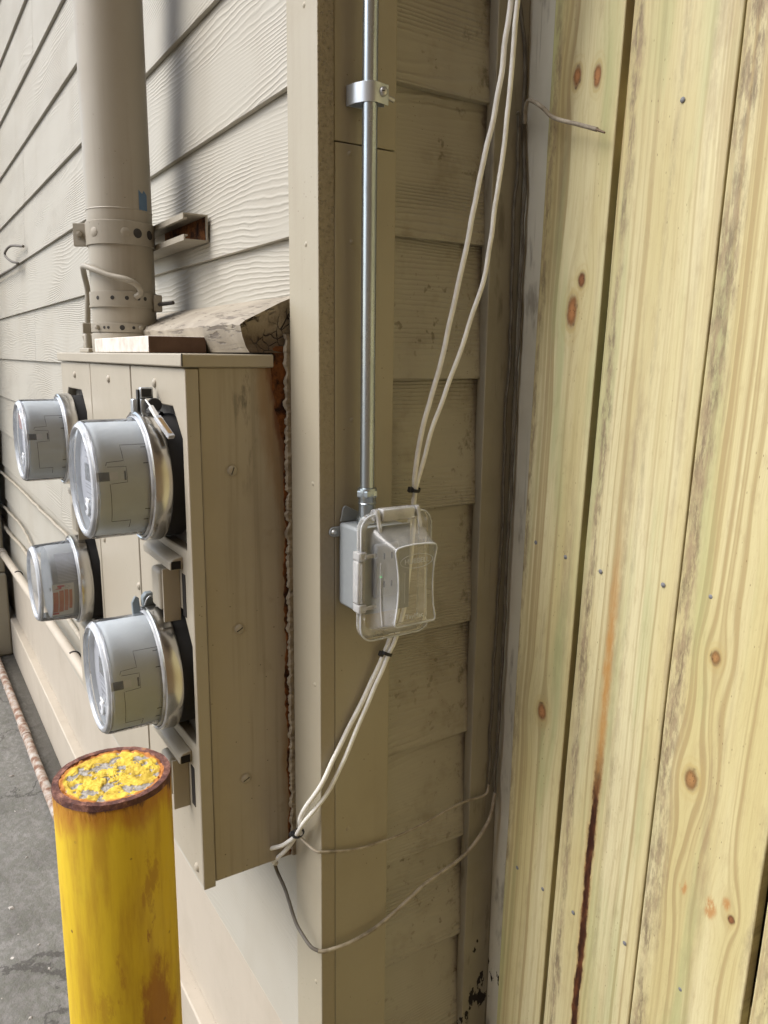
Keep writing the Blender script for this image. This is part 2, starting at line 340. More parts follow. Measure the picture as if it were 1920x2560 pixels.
def endgrain():
    g = G('cracked_end_grain'); o = g.obj(); x, y, z = g.xyz(o)
    n = g.noise(o, 60.0, 5.0, 0.65); w2 = g.noise(o, 25.0, 3.0)
    c = g.mix(g.ss(n, 0.35, 0.7), (0.33, 0.285, 0.205), (0.20, 0.165, 0.115))
    cr = g.vor(g.comb(y*70.0 + w2*2.5, z*75.0 + w2*2.0, 0.0), 1.0, 'DISTANCE_TO_EDGE')
    ck = g.ss(cr, 0.0, 0.05, 1.0, 0.0)*g.ss(w2, 0.42, 0.56)
    c = g.mix(ck, c, (0.035, 0.025, 0.018))
    lo = g.ss(z + (n-0.5)*0.05, 1.585, 1.615, 1.0, 0.0)
    c = g.mix(lo*0.8, c, (0.07, 0.045, 0.028))
    return g.out(c, 0.85, h=n - ck*1.2, dist=0.004, spec=0.2)
M['endgrain'] = endgrain()
M['whiteblock'] = plain('white_painted_block', (0.74, 0.70, 0.62), 0.5, 0.0, 0.5, 35.0, (0.36, 0.27, 0.19))

# pressure-treated pine: grain runs along z, bends round the knots
def pine(seed, knots=(), edge=(), resin=None, green=0.0, x0=0.0, lean=0.027):
    g = G('treated_pine_%d' % seed); x, y, z0 = g.xyz(g.obj())
    xs = x - x0 - z0*lean
    z = z0
    w_ = (g.noise(g.comb(xs*5.0, z*0.9, seed*3.1), 1.0, 2.0) - 0.5)*0.034 + (g.noise(g.comb(xs*40.0, z*6.0, seed), 1.0, 3.0)-0.5)*0.004
    gx = xs + w_
    kc = None
    jit = (g.noise(g.comb(xs*95.0, z*60.0, seed+7.0), 1.0, 4.0, 0.6)-0.5)*0.75 if knots else 0
    for (kx, kz, rx, rz, dark) in knots:
        dx = xs - (kx - x0 - kz*lean); dz = z - kz
        q = g.m('POWER', dx/(rx*3.0), 2.0) + g.m('POWER', dz/(rz*4.2), 2.0)
        gx = gx - dx*g.m('EXPONENT', -q)*0.88
        d = g.m('SQRT', g.m('POWER', dx/rx, 2.0) + g.m('POWER', dz/rz, 2.0)) + jit
        kc = (kc or []) + [(d, dark)]
    gn1 = g.noise(g.comb(gx*150.0, z*0.35, seed), 1.0, 2.0, 0.45)
    gr = g.ss(gn1, 0.47, 0.64)*g.ss(g.noise(g.comb(gx*22.0, z*0.6, seed+2.0), 1.0, 2.0), 0.36, 0.58, 0.25, 1.0)
    mott = g.noise(g.comb(xs*95.0, z*26.0, seed+6.0), 1.0, 4.0, 0.7)
    stain = g.noise(g.comb(xs*24.0, z*1.1, seed+21.0), 1.0, 4.0, 0.6)
    fine = g.noise(g.comb(gx*420.0, z*14.0, seed), 1.0, 3.0, 0.6)
    broad = g.noise(g.comb(xs*16.0, z*1.3, seed+11.0), 1.0, 3.0)
    c = g.mix(g.ss(broad, 0.3, 0.7), (0.66, 0.605, 0.37), (0.545, 0.475, 0.235))
    c = g.mix(gr*0.78, c, (0.36, 0.27, 0.125))
    c = g.mix(g.ss(fine, 0.42, 0.72, 0.0, 0.26), c, (0.40, 0.29, 0.13))
    c = g.mix(g.ss(mott, 0.5, 0.78, 0.0, 0.40), c, (0.36, 0.27, 0.14))
    c = g.mix(g.ss(stain, 0.52, 0.70, 0.0, 0.62)*g.ss(mott, 0.32, 0.55, 0.3, 1.0), c, (0.29, 0.215, 0.125))
    gn = g.noise(g.comb(xs*26.0, z*2.2, seed+4.0), 1.0, 3.0)
    c = g.mix(g.ss(gn, 0.50, 0.70, 0.0, 0.42+green), c, (0.36, 0.41, 0.19))
    for (ex, wd, k) in edge:
        ed = g.m('ABSOLUTE', xs - (ex - x0)) + (g.noise(g.comb(xs*34.0, z*8.0, seed+1.0), 1.0, 5.0, 0.7)-0.5)*wd*3.6
        mk = g.ss(ed, 0.0, wd, k, 0.0)*g.ss(g.noise(g.comb(xs*160.0, z*30.0, seed), 1.0, 5.0, 0.75), 0.38, 0.58, 0.2, 1.0)*g.ss(g.noise(g.comb(xs*3.0, z*2.6, seed+5.0), 1.0, 2.0), 0.30, 0.50, 0.4, 1.0)
        c = g.mix(mk, c, g.mix(g.ss(mott, 0.3, 0.7), (0.13, 0.093, 0.058), (0.33, 0.245, 0.15)))
    sp = g.vor(g.comb(xs*210.0, z*70.0, seed), 1.0)
    c = g.mix(g.ss(sp, 0.06, 0.13, 0.7, 0.0)*g.ss(g.noise(g.comb(xs*22.0, z*3.0, seed+9.0), 1.0, 1.0), 0.52, 0.62), c, (0.15, 0.09, 0.04))
    h = g.noise(g.comb(xs*220.0, z*40.0, seed), 1.0, 3.0, 0.7)
    ro = 0.62
    if kc:
        for d, dark in kc:
            if dark[0] > 0.4:                     # scratched skin of a knot just under the surface
                c = g.mix(g.ss(d, 0.4, 1.25, 0.85, 0.0)*g.ss(mott, 0.40, 0.56), c, tuple(v*0.8 for v in dark)); continue
            halo = g.ss(d, 0.9, 2.6, 0.6, 0.0)
            c = g.mix(halo*g.ss(g.m('SINE', d*9.0 + mott*6.0), -0.3, 0.9, 0.35, 1.0), c, (0.46, 0.34, 0.13))
            kcol = g.mix(g.ss(d, 0.15, 0.9), tuple(min(1, v*1.5) for v in dark), tuple(v*0.75 for v in dark))
            kcol = g.mix(g.ss(g.noise(g.comb(xs*420.0, z*230.0, seed+3.0), 1.0, 4.0, 0.7), 0.55, 0.68), kcol, (0.05, 0.022, 0.010))
            c = g.mix(g.ss(d, 0.6, 1.3, 1.0, 0.0), c, kcol)
            c = g.mix(g.m('MULTIPLY', g.ss(d, 0.72, 0.95), g.ss(d, 0.98, 1.2, 0.8, 0.0))*g.ss(g.noise(g.comb(xs*60.0, z*45.0, seed+13.0), 1.0, 2.0), 0.54, 0.68), c, (0.06, 0.025, 0.012))
    if resin:
        rx, zt, zb = resin
        dx = g.m('ABSOLUTE', xs - (rx - x0) + (g.noise(g.comb(0.0, z*5.0, 3.0), 1.0, 2.0)-0.5)*0.006 - 0.0)
        wob = (g.noise(g.comb(xs*70.0, z*26.0, 5.0), 1.0, 5.0, 0.75)-0.5)*0.012
        f1 = g.ss(dx + wob, 0.001, 0.0105, 1.0, 0.0)*g.ss(z, zt-0.10, zt+0.12, 1.0, 0.0)
        c = g.mix(f1*g.ss(mott, 0.25, 0.6, 0.45, 0.85), c, (0.45, 0.22, 0.05))
        f2 = g.ss(dx + wob, 0.0036, 0.0075, 1.0, 0.0)*g.ss(z + wob*6.0, zt-0.32, zt-0.2, 1.0, 0.0)
        c = g.mix(f2, c, g.mix(g.ss(mott, 0.42, 0.66), (0.035, 0.010, 0.006), (0.13, 0.045, 0.018)))
        return g.out(c, g.ss(f2, 0.0, 1.0, 0.62, 0.28), h=h + f2*1.5, dist=0.0011, strength=0.45)
    return g.out(c, ro, h=h, dist=0.0011, strength=0.45, spec=0.3)

# ------------------------------------------------------------------ mesh helpers
def box(bm, x0, x1, y0, y1, z0, z1):
    vs = [bm.verts.new(p) for p in ((x0,y0,z0),(x1,y0,z0),(x1,y1,z0),(x0,y1,z0),(x0,y0,z1),(x1,y0,z1),(x1,y1,z1),(x0,y1,z1))]
    for f in ((3,2,1,0),(4,5,6,7),(0,1,5,4),(1,2,6,5),(2,3,7,6),(3,0,4,7)): bm.faces.new([vs[i] for i in f])
    return bm
def hexa(bm, p):                # eight corners: bottom four, top four
    vs = [bm.verts.new(q) for q in p]
    for f in ((3,2,1,0),(4,5,6,7),(0,1,5,4),(1,2,6,5),(2,3,7,6),(3,0,4,7)): bm.faces.new([vs[i] for i in f])
    return bm
def prism(bm, pts, ax, a, b):   # outline in the two other axes, extruded along ax from a to b
    def P(q, t):
        l = list(q); l.insert(ax, t); return l
    A = [bm.verts.new(P(q, a)) for q in pts]; B = [bm.verts.new(P(q, b)) for q in pts]; n = len(pts)
    bm.faces.new(A); bm.faces.new(B[::-1])
    for i in range(n): bm.faces.new((A[i], B[i], B[(i+1) % n], A[(i+1) % n]))
    return bm
def frame(d):
    d = d.normalized(); a = Vector((0, 0, 1)) if abs(d.z) < 0.9 else Vector((1, 0, 0))
    u = d.cross(a).normalized(); return u, d.cross(u)
def tube(bm, pts, r, seg=10, cap=True):
    pts = [Vector(p) for p in pts]; n = len(pts); prev = None; u = None
    rr = r if isinstance(r, (list, tuple)) else [r]*n
    for i, p in enumerate(pts):
        d = (pts[min(i+1, n-1)] - pts[max(i-1, 0)]).normalized()
        if u is None: u, v = frame(d)
        else:
            u = (u - d*u.dot(d)).normalized(); v = d.cross(u)
        ring = [bm.verts.new(p + (u*cos(2*pi*k/seg) + v*sin(2*pi*k/seg))*rr[i]) for k in range(seg)]
        if prev:
            for k in range(seg): bm.faces.new((prev[k], prev[(k+1) % seg], ring[(k+1) % seg], ring[k]))
        elif cap: bm.faces.new(ring[::-1])
        prev = ring
    if cap: bm.faces.new(prev)
    return bm
def lathe(bm, prof, c, axis, seg=48, closed=False):
    c = Vector(c); d = Vector(axis).normalized(); u, v = frame(d); prev = None; first = None
    P = prof + [prof[0]] if closed else prof
    for (r, h) in P:
        if r < 1e-6: ring = [bm.verts.new(c + d*h)]
        else: ring = [bm.verts.new(c + d*h + (u*cos(2*pi*k/seg)+v*sin(2*pi*k/seg))*r) for k in range(seg)]
        if prev:
            for k in range(seg):
                k2 = (k+1) % seg
                if len(prev) == 1 and len(ring) == 1: break
                if len(prev) == 1: bm.faces.new((prev[0], ring[k2], ring[k]))
                elif len(ring) == 1: bm.faces.new((prev[k], prev[k2], ring[0]))
                else: bm.faces.new((prev[k], prev[k2], ring[k2], ring[k]))
        prev = ring
    return bm
def loft(bm, rings, cap0=False, cap1=False):
    prev = None
    R_ = []
    for rg in rings:
        ring = [bm.verts.new(p) for p in rg]; n = len(ring)
        if prev:
            for k in range(n): bm.faces.new((prev[k], prev[(k+1) % n], ring[(k+1) % n], ring[k]))
        prev = ring; R_.append(ring)
    if cap0: bm.faces.new(R_[0][::-1])
    if cap1: bm.faces.new(R_[-1])
    return bm
def spline(pts, n=8):
    pts = [Vector(p) for p in pts]; out = []
    P = [pts[0]*2-pts[1]] + pts + [pts[-1]*2-pts[-2]]
    for i in range(1, len(P)-2):
        a, b, c, d = P[i-1:i+3]
        for k in range(n):
            t = k/n; out.append(0.5*((2*b) + (c-a)*t + (2*a-5*b+4*c-d)*t*t + (3*b-a-3*c+d)*t**3))
    out.append(pts[-1]); return out
def wob(pts, amp, seed=0, f=30.0):
    return [p + Vector((noise.noise(p*f + Vector((seed, 0, 0))), noise.noise(p*f + Vector((0, seed, 9))), 0.3*noise.noise(p*f + Vector((5, 0, seed)))))*amp for p in pts]
def B(): return bmesh.new()
def obj(name, bm, mat, parent=None, bevel=0.0, smooth=None, recalc=True, seg=2):
    if recalc: bmesh.ops.recalc_face_normals(bm, faces=bm.faces[:])
    me = bpy.data.meshes.new(name); bm.to_mesh(me); bm.free()
    return obj_me(name, me, mat, parent, bevel, smooth, seg)
def root_of(p):
    v = Vector((0, 0, 0))
    while p is not None: v += p.location; p = p.parent
    return v
def obj_me(name, me, mat, parent=None, bevel=0.0, smooth=None, seg=2):
    ms = mat if isinstance(mat, (list, tuple)) else [mat]
    for x in ms: me.materials.append(M[x] if isinstance(x, str) else x)
    ob = bpy.data.objects.new(name, me); COL.objects.link(ob)
    if parent is None:
        vs = [v.co for v in me.vertices]
        c = Vector(((min(v.x for v in vs)+max(v.x for v in vs))/2, (min(v.y for v in vs)+max(v.y for v in vs))/2, min(v.z for v in vs)))
        me.transform(Matrix.Translation(-c)); ob.location = c
    else:
        me.transform(Matrix.Translation(-root_of(parent))); ob.parent = parent
    if smooth is not None:
        me.shade_smooth(); me.set_sharp_from_angle(angle=radians(smooth))
    if bevel:
        b = ob.modifiers.new('bevel', 'BEVEL'); b.width = bevel; b.segments = seg; b.limit_method = 'ANGLE'; b.angle_limit = radians(40)
        if smooth is None: me.shade_smooth(); b.harden_normals = False; me.set_sharp_from_angle(angle=radians(60))
    return ob
def tag(o, label, cat=None, group=None, kind=None):
    o['label'] = label
    if cat: o['category'] = cat
    if group: o['group'] = group
    if kind: o['kind'] = kind
    return o
def thing(name, loc, label, cat, group=None):
    o = bpy.data.objects.new(name, None); COL.objects.link(o); o.location = loc; o.empty_display_size = 0.05
    return tag(o, label, cat, group)
def copy_tree(o, parent=None):
    c = o.copy(); COL.objects.link(c); c.parent = parent
    for ch in list(o.children): copy_tree(ch, c)
    return c

# ------------------------------------------------------------------ ground
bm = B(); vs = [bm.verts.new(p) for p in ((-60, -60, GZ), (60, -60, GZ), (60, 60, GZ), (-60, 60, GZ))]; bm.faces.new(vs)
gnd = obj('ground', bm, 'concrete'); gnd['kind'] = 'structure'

# ------------------------------------------------------------------ house: walls, siding, corner boards
E_ = 0.1778
house = thing('house', (0, 0, GZ), 'beige house corner clad in wood-grain lap siding with plain corner boards', 'house')
TOP = 1.9
wa = obj('wall', box(B(), -7.0, -0.02, 0.012, 0.16, GZ, TOP), 'trim', house)
wb = obj('wall', box(B(), -0.16, -0.027, 0.162, 0.42, GZ, TOP), 'trim', house)
wc = obj('wall', box(B(), -0.012, 4.5, 0.42, 0.60, GZ, TOP), 'distant', house)
def plank(k, a, b, wall, ax, mat):
    z0, z1 = k*E_, (k+1)*E_ + 0.025
    th = 0.008 if ax == 0 else 0.012; tl = (0.0086 if ax == 0 else 0.0128)*(z1-z0)/E_
    bm = B()
    if ax == 0: p = [(a,0,z0),(b,0,z0),(b,th,z0),(a,th,z0),(a,tl,z1),(b,tl,z1),(b,th+tl,z1),(a,th+tl,z1)]
    else: p = [(0,a,z0),(0,b,z0),(-th,b,z0),(-th,a,z0),(-tl,a,z1),(-tl,b,z1),(-th-tl,b,z1),(-th-tl,a,z1)]
    hexa(bm, p)
    return obj('siding_board', bm, mat, wall, bevel=0.0009)
JOINT = {5: -1.83, 3: -2.188, 1: -1.246, 0: -2.2, 2: -2.269, 4: -3.05, 6: -2.6, -1: -1.3, -2: -2.7, -3: -1.9, -4: -3.0, 7: -1.6, 8: -3.2}
for k in range(-6, 16):
    j = JOINT.get(k, -1.2 - 2.3*((k*0.37) % 1.0))
    for a, b in ((-6.9, j-3.66 if j-3.66 > -6.9 else -6.9), (max(j-3.66, -6.9)+0.003, j), (j+0.003, -0.05)):
        if b-a > 0.05: plank(k, a, b, wa, 0, 'siding_a' if k > -4 else 'siding_low')
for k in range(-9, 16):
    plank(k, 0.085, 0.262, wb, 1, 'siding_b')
# flat fascia under the siding and the kick board along the ground
obj('fascia_board', box(B(), -6.9, -0.068, 0.0, 0.012, -1.345, -1.06), 'fascia', house, bevel=0.002)
obj('skirt_board', box(B(), -6.9, -0.055, -0.030, 0.012, GZ, -1.347), 'fascia', house, bevel=0.004)
# outside corner boards
cb = obj('corner_board', box(B(), -0.068, 0.012, -0.012, 0.0095, GZ, TOP), ['trim', 'sawn'], house, bevel=0.0012)
for f in cb.data.polygons:
    if f.normal.x > 0.9: f.material_index = 1
obj('corner_board', box(B(), -0.008, 0.0108, 0.0105, 0.0965, GZ, 0.2725), 'trim', house, bevel=0.0012)
obj('corner_board', box(B(), -0.008, 0.0104, 0.0105, 0.0955, 0.2740, TOP), 'trim', house, bevel=0.0012)
for y, z in ((0.031, 0.262), (0.034, 0.163), (0.035, -0.05), (0.031, -0.62), (0.083, -0.93)):
    bm = lathe(B(), [(0, 0.0016), (0.002, 0.0013), (0.0036, 0.0)], (0.0106, y, z), (1, 0, 0), 14); obj('nail', bm, 'trim', house, smooth=50)
for x, z in ((-0.020, 0.16), (-0.006, -0.13), (-0.004, -0.40), (-0.006, -0.86), (-0.02, 0.42)):
    bm = lathe(B(), [(0, 0.0016), (0.002, 0.0013), (0.0036, 0.0)], (x, -0.0118, z), (0, -1, 0), 14); obj('nail', bm, 'trim', house, smooth=50)
# inside corner: two weathered boards
obj('trim_board', box(B(), -0.006, 0.0115, 0.2475, 0.3005, GZ, TOP), 'trimrot', house, bevel=0.0015)
obj('trim_board', box(B(), -0.004, 0.0625, 0.3015, 0.325, GZ, TOP), 'trimpale', house, bevel=0.0015)
# unseen eave, set low and wide to cut sky light in the inner corner
obj('shading_soffit', box(B(), -7.0, 4.5, -0.35, 0.60, TOP, TOP+0.12), 'shading_soffit', house)
# sloping sill block above the cabinet
bm = B(); rings = []; NS = 150
for k in range(NS+1):
    x = -1.0 + 0.9295*(k/NS)**0.75; rg = []
    base = [(0.006, 0.106), (-0.025, 0.0935), (-0.050, 0.0825), (-0.072, 0.0725), (-0.078, 0.066), (-0.075, 0.052), (-0.069, 0.038), (-0.066, 0.0316), (0.006, 0.0316)]
    for i, (yy, zz) in enumerate(base):
        q = Vector((x*26, yy*60, zz*60)); a = 0.0016 if 0 < i < 7 else 0
        e = max(0, min(1, (x+0.105)/0.03))
        rough = a*noise.noise(q) + a*0.8*noise.noise(q*2.6) - (0.005*e*max(0, noise.noise(q*1.9 + Vector((3, 0, 0)))+0.2) if 0 < i < 8 else 0)
        rg.append((x + (0.006*noise.noise(Vector((1, yy*90, zz*90))) if k == NS else 0) - (0.003 if k == NS else 0), yy - rough*0.7 if yy < 0 else yy, zz + rough*0.8 if i < 7 else zz))
    rings.append(rg)
loft(bm, rings, True, False)
last = bm.verts[:][-9:]; cen = bm.verts.new((-0.076, -0.035, 0.062))
for i in range(9): bm.faces.new((last[i], last[(i+1) % 9], cen))
wd = obj('sill_block', bm, ['wedge', 'endgrain'], house, smooth=30)
for f in wd.data.polygons:
    if abs(f.normal.x) > 0.6 and f.center.x > -0.1: f.material_index = 1
wd['label'] = 'sloping cracked sill with peeling paint and a split end'

# ------------------------------------------------------------------ fence
fence = thing('fence', (0, 0.29, GZ), 'yellowish treated pine board fence standing right of the house corner', 'fence')
K1 = (0.27, 0.125, 0.048); K2 = (0.17, 0.072, 0.03); K3 = (0.25, 0.135, 0.052); K4 = (0.55, 0.27, 0.09)
def L(x, z): return (x, z - GZ)
pines = [
 pine(1, [L(0.1135,0.365)+(0.0068,0.013,K1), L(0.1465,0.357)+(0.0062,0.0135,K1), L(0.127,0.088)+(0.0085,0.021,K1), L(0.1405,0.125)+(0.006,0.010,K2), L(0.113,-0.465)+(0.0085,0.0125,K1)],
      edge=((0.068-0.027*1.545, 0.014, 0.75),), green=0.12, x0=0.068-0.027*1.545),
 pine(2, [], edge=((0.194-0.027*1.545, 0.010, 0.85), (0.333-0.027*1.545, 0.013, 0.6), (0.257-0.027*1.545, 0.006, 0.35)), resin=(0.2345-0.027*1.545, 1.30, 0.0), x0=0.194-0.027*1.545),
 pine(3, [L(0.374,-0.293)+(0.0065,0.009,K3), L(0.3585,-0.447)+(0.0092,0.014,K3), L(0.362,-0.586)+(0.0060,0.011,K4), L(0.399,-0.590)+(0.0085,0.016,K4), L(0.418,-0.572)+(0.006,0.009,K4), L(0.425,-0.587)+(0.0042,0.0058,K2), L(0.4365,-0.112)+(0.008,0.010,K1)],
      edge=((0.337-0.027*1.545, 0.020, 0.85), (0.475-0.027*1.545, 0.016, 0.6)), green=0.05, x0=0.337-0.027*1.545),
 pine(4, [], edge=((0.486-0.027*1.545, 0.02, 0.6),), x0=0.486-0.027*1.545),
 pine(5, [], x0=0.6), pine(6, [], x0=0.8)]
LEAN = 0.0275
FB = [  # left x and right x at z = +0.40 and at z = -1.00
 (0.0680, 0.1820, 0.0490, 0.1425), (0.1935, 0.3340, 0.1495, 0.2960), (0.3375, 0.4790, 0.2990, 0.4405),
 (0.4880, 0.6280, 0.4495, 0.5900), (0.6320, 0.7720, 0.5940, 0.7340), (0.7760, 0.9160, 0.738, 0.878)]
for i in range(6): FB.append(tuple(v + 0.144*(i+1) for v in FB[5]))
FT, FBOT = 0.62, GZ+0.03
def lerp(a, b, z): return b + (a-b)*(z+1.0)/1.4
for i, (a, b, c, d) in enumerate(FB):
    bm = B(); y0 = 0.290 + (0.0, 0.0008, -0.0006, 0.001, 0.0, 0.0012)[i % 6]; n = 28; rings = []
    for k in range(n+1):
        z = FBOT + (FT-FBOT)*k/n
        la = lerp(a, c, z) + 0.0011*noise.noise(Vector((i*7.1, z*7.0, 0))); rb = lerp(b, d, z) + 0.0011*noise.noise(Vector((i*7.1+3, z*7.0, 4)))
        rings.append([(la, y0, z), (rb, y0, z), (rb, y0+0.0165, z), (la, y0+0.0165, z)])
    loft(bm, rings, True, True)
    bd = obj('board', bm, pines[i if i < 6 else 3 + i % 3], fence, bevel=0.0014)
for z in (-1.25, -0.735, -0.235, 0.30):
    obj('rail', box(B(), 0.066, 1.75, 0.3085, 0.346, z-0.045, z+0.045), pines[4], fence, bevel=0.003)
obj('post', box(B(), 0.70, 0.79, 0.348, 0.42, GZ, 0.55), pines[5], fence, bevel=0.004)
NA = [(0.0835,-0.2235),(0.141,-0.2315),(0.2025,-0.2365),(0.2975,-0.2295),(0.3605,-0.2265),(0.0795,-0.736),(0.135,-0.737),(0.1955,-0.735),(0.2855,-0.719),(0.3715,-0.7205),(0.456,-0.724),(0.27,0.30),(0.39,0.30),(0.445,-0.23)]
nm = None
for x, z in NA:
    bm = lathe(B(), [(0, 0.0011), (0.0022, 0.0009), (0.0031, 0.0)], (x, 0.2899, z), (0, -1, 0), 12)
    obj('nail', bm, 'nailhead', fence, smooth=50)

# ------------------------------------------------------------------ meter cabinet
CX0, CX1, CT, CBt = -0.868, -0.0755, 0.013, -0.698
cab = thing('meter_cabinet', (-0.47, -0.075, CBt), 'beige painted steel meter cabinet with rusty rear edge on the siding', 'meter cabinet')
MET = [(-0.188, -0.133), (-0.178, -0.402), (-0.742, -0.135), (-0.712, -0.408)]
bd = obj('cabinet_body', box(B(), CX0+0.002, CX1, -0.132, -0.006, CBt+0.003, CT), ['cabinet', 'side'], cab, bevel=0.0015)
for f in bd.data.polygons:
    if f.normal.x > 0.9: f.material_index = 1
def plate(x0, x1, holes):
    bm = B(); edges = []
    def loop(pts):
        vs = [bm.verts.new(p) for p in pts]
        return [bm.edges.new((vs[i], vs[(i+1) % len(vs)])) for i in range(len(vs))]
    z0, z1 = CBt, CT-0.001
    edges += loop([(x0, -0.150, z0), (x1, -0.150, z0), (x1, -0.150, z1), (x0, -0.150, z1)])
    for hx, hz in holes:
        a = 0.0985
        edges += loop([(max(x0+0.008, hx-a), -0.150, hz-0.087), (min(x1-0.010, hx+a), -0.150, hz-0.087), (min(x1-0.010, hx+a), -0.150, hz+0.055), (hx+0.062, -0.150, hz+0.096), (hx-0.062, -0.150, hz+0.096), (max(x0+0.008, hx-a), -0.150, hz+0.055)])
    bmesh.ops.triangle_fill(bm, use_beauty=True, use_dissolve=False, edges=edges)
    r = bmesh.ops.extrude_face_region(bm, geom=bm.faces[:])
    for v in r['geom']:
        if isinstance(v, bmesh.types.BMVert): v.co.y = -0.1325
    return obj('front_cover', bm, 'cabinet', cab, bevel=0.0022)
plate(CX0, -0.6005, MET[2:]); plate(-0.5935, -0.3285, []); plate(-0.3215, CX1+0.001, MET[:2])
for i, (hx, hz) in enumerate(MET):
    obj('socket_plate', box(B(), max(hx-0.105, CX0+0.004 if i > 1 else -0.319), min(hx+0.105, -0.079 if i < 2 else -0.603), -0.1345, -0.1322, hz-0.10, hz+0.105), 'socket_shade', cab)
obj('side_flange', box(B(), CX1+0.0012, CX1+0.0042, -0.1505, -0.1335, CBt-0.001, CT-0.002), 'cabinet', cab, bevel=0.0012)
lid = obj('lid', box(B(), CX0-0.006, CX1+0.006, -0.1555, -0.034, CT, CT+0.0165), 'cabinet', cab, bevel=0.002)
obj('lid_seam', box(B(), CX1+0.0055, CX1+0.0066, -0.1545, -0.1530, CT+0.001, CT+0.016), 'dark', cab)
for y, z, a in ((-0.092, -0.117, 1.2), (-0.088, -0.331, 0.5), (-0.084, -0.551, 0.45)):
    s_ = obj('screw', lathe(B(), [(0, 0.003), (0.003, 0.0028), (0.0058, 0.0016), (0.0068, 0.0)], (CX1+0.0002, y, z), (1, 0, 0), 20), 'cabinet', cab, smooth=40)
    bm = B(); box(bm, CX1+0.0026, CX1+0.0034, -0.0048, 0.0048, -0.0006, 0.0006)
    bmesh.ops.rotate(bm, verts=bm.verts[:], cent=(0, 0, 0), matrix=Matrix.Rotation(a, 3, 'X')); bmesh.ops.translate(bm, verts=bm.verts[:], vec=(0, y, z))
    obj('slot', bm, 'dark', s_)
    lathe_ = lathe(B(), [(0.0072, 0.0), (0.0092, 0.0004), (0.0092, 0.0)], (CX1+0.0002, y, z), (1, 0, 0), 20); obj('grime_ring', lathe_, 'side', s_)
for x, z in ((-0.20, 0.002), (-0.46, 0.0), (-0.73, 0.0), (-0.28, -0.655), (-0.33, -0.20), (-0.31, -0.33), (-0.56, -0.30), (-0.10, -0.68)):
    obj('screw', lathe(B(), [(0, 0.0034), (0.004, 0.003), (0.0062, 0.0012), (0.0066, 0.0)], (x if abs(x+0.33) > 0.03 else -0.337, -0.150, z-0.012 if z > -0.01 else z), (0, -1, 0), 18), 'cabinet', cab, smooth=40)
# breaker hoods under the meters
def hood(dx, dz):
    yb = -0.150
    h = obj('breaker_hood', prism(B(), [(yb, -0.231), (yb-0.012, -0.233), (yb-0.017, -0.238), (yb-0.017, -0.248), (yb, -0.248)], 0, -0.236+dx, -0.110+dx), 'cabinet', cab, bevel=0.0012)
    obj('handle', box(B(), -0.186+dx, -0.146+dx, yb-0.022, yb, -0.313, -0.256), 'cabinet', h, bevel=0.006, seg=3)
    obj('latch_plate', box(B(), -0.1285+dx, -0.1250+dx, yb-0.023, yb, -0.322, -0.2485), 'cabinet', h, bevel=0.0008)
    obj('slot', box(B(), -0.1095+dx, -0.1085+dx, yb-0.0155, yb-0.003, -0.2465, -0.2360), 'void', h)
    obj('slot', box(B(), -0.114+dx, -0.101+dx, yb-0.0008, yb+0.004, -0.312, -0.254), 'void', h)
    for q in h.children: q.location.z += dz
    h.location.z += dz
    for q in h.children: q.location.z -= dz
hood(0, 0); hood(0.006, -0.272); hood(-0.552, -0.002); hood(-0.535, -0.270)
# crumbling rust and caulk down the rear corner
random.seed(3)
bm = B(); n = 420
rings = []
for k in range(n+1):
    z = 0.055 - 0.745*k/n; q = Vector((0, 0, z*75))
    a = 0.0024 + 0.0026*noise.noise(q) + 0.0022*noise.noise(q*2.7) + 0.0012*noise.noise(q*6.1); b2 = 0.0036 + 0.0045*noise.noise(q + Vector((9, 3, 0))) + 0.0025*noise.noise(q*3.3)
    rings.append([(-0.070+a, -0.0125, z), (-0.0685+a*0.6, -0.0155-b2*0.5, z), (-0.0715, -0.0155-b2, z), (-0.0752, -0.0125-b2*0.3, z), (-0.0752, 0.0, z), (-0.066, 0.0, z)])
loft(bm, rings, True, True); obj('caulk_bead', bm, 'caulk', cab, smooth=40)
bm = B(); rings = []
for k in range(n+1):
    z = 0.040 - 0.733*k/n; q = Vector((4, 2, z*60)); a = 0.0035+0.0028*noise.noise(q)+0.002*noise.noise(q*3); wv = 0.013 + 0.006*noise.noise(q*0.3) + 0.003*noise.noise(q*1.7) + 0.016*max(0, min(1, (z+0.09)/0.07))
    rings.append([(-0.0758, -0.007, z), (-0.0758+a*0.5, -0.007-wv*0.4, z), (-0.0754+a*0.35, -0.007-wv, z), (-0.0762, -0.008-wv, z)])
loft(bm, rings, True, True); obj('rust_crust', bm, 'rust', cab, smooth=35)

# ------------------------------------------------------------------ electricity meters (axis along -y, origin on the cabinet front)
def at_cyl(r, th, a): return Vector((r*cos(th), -a, r*sin(th)))
def cyl_patch(bm, r, t0, t1, a0, a1, n=10, thick=0.0006):
    o_ = [[at_cyl(r+q, t0+(t1-t0)*k/n, a) for a in (a0, a1)] for q in (0, thick) for k in range(n+1)]
    lo = [[bm.verts.new(p) for p in row] for row in o_[:n+1]]; hi = [[bm.verts.new(p) for p in row] for row in o_[n+1:]]
    for k in range(n):
        bm.faces.new((hi[k][0], hi[k][1], hi[k+1][1], hi[k+1][0]))
        bm.faces.new((lo[k][0], lo[k+1][0], lo[k+1][1], lo[k][1]))
        bm.faces.new((lo[k][0], lo[k][1], hi[k][1], hi[k][0])) if k == 0 else None
        bm.faces.new((lo[k][0], hi[k][0], hi[k+1][0], lo[k+1][0])); bm.faces.new((lo[k][1], lo[k+1][1], hi[k+1][1], hi[k][1]))
    bm.faces.new((lo[n][0], hi[n][0], hi[n][1], lo[n][1]))
    return bm
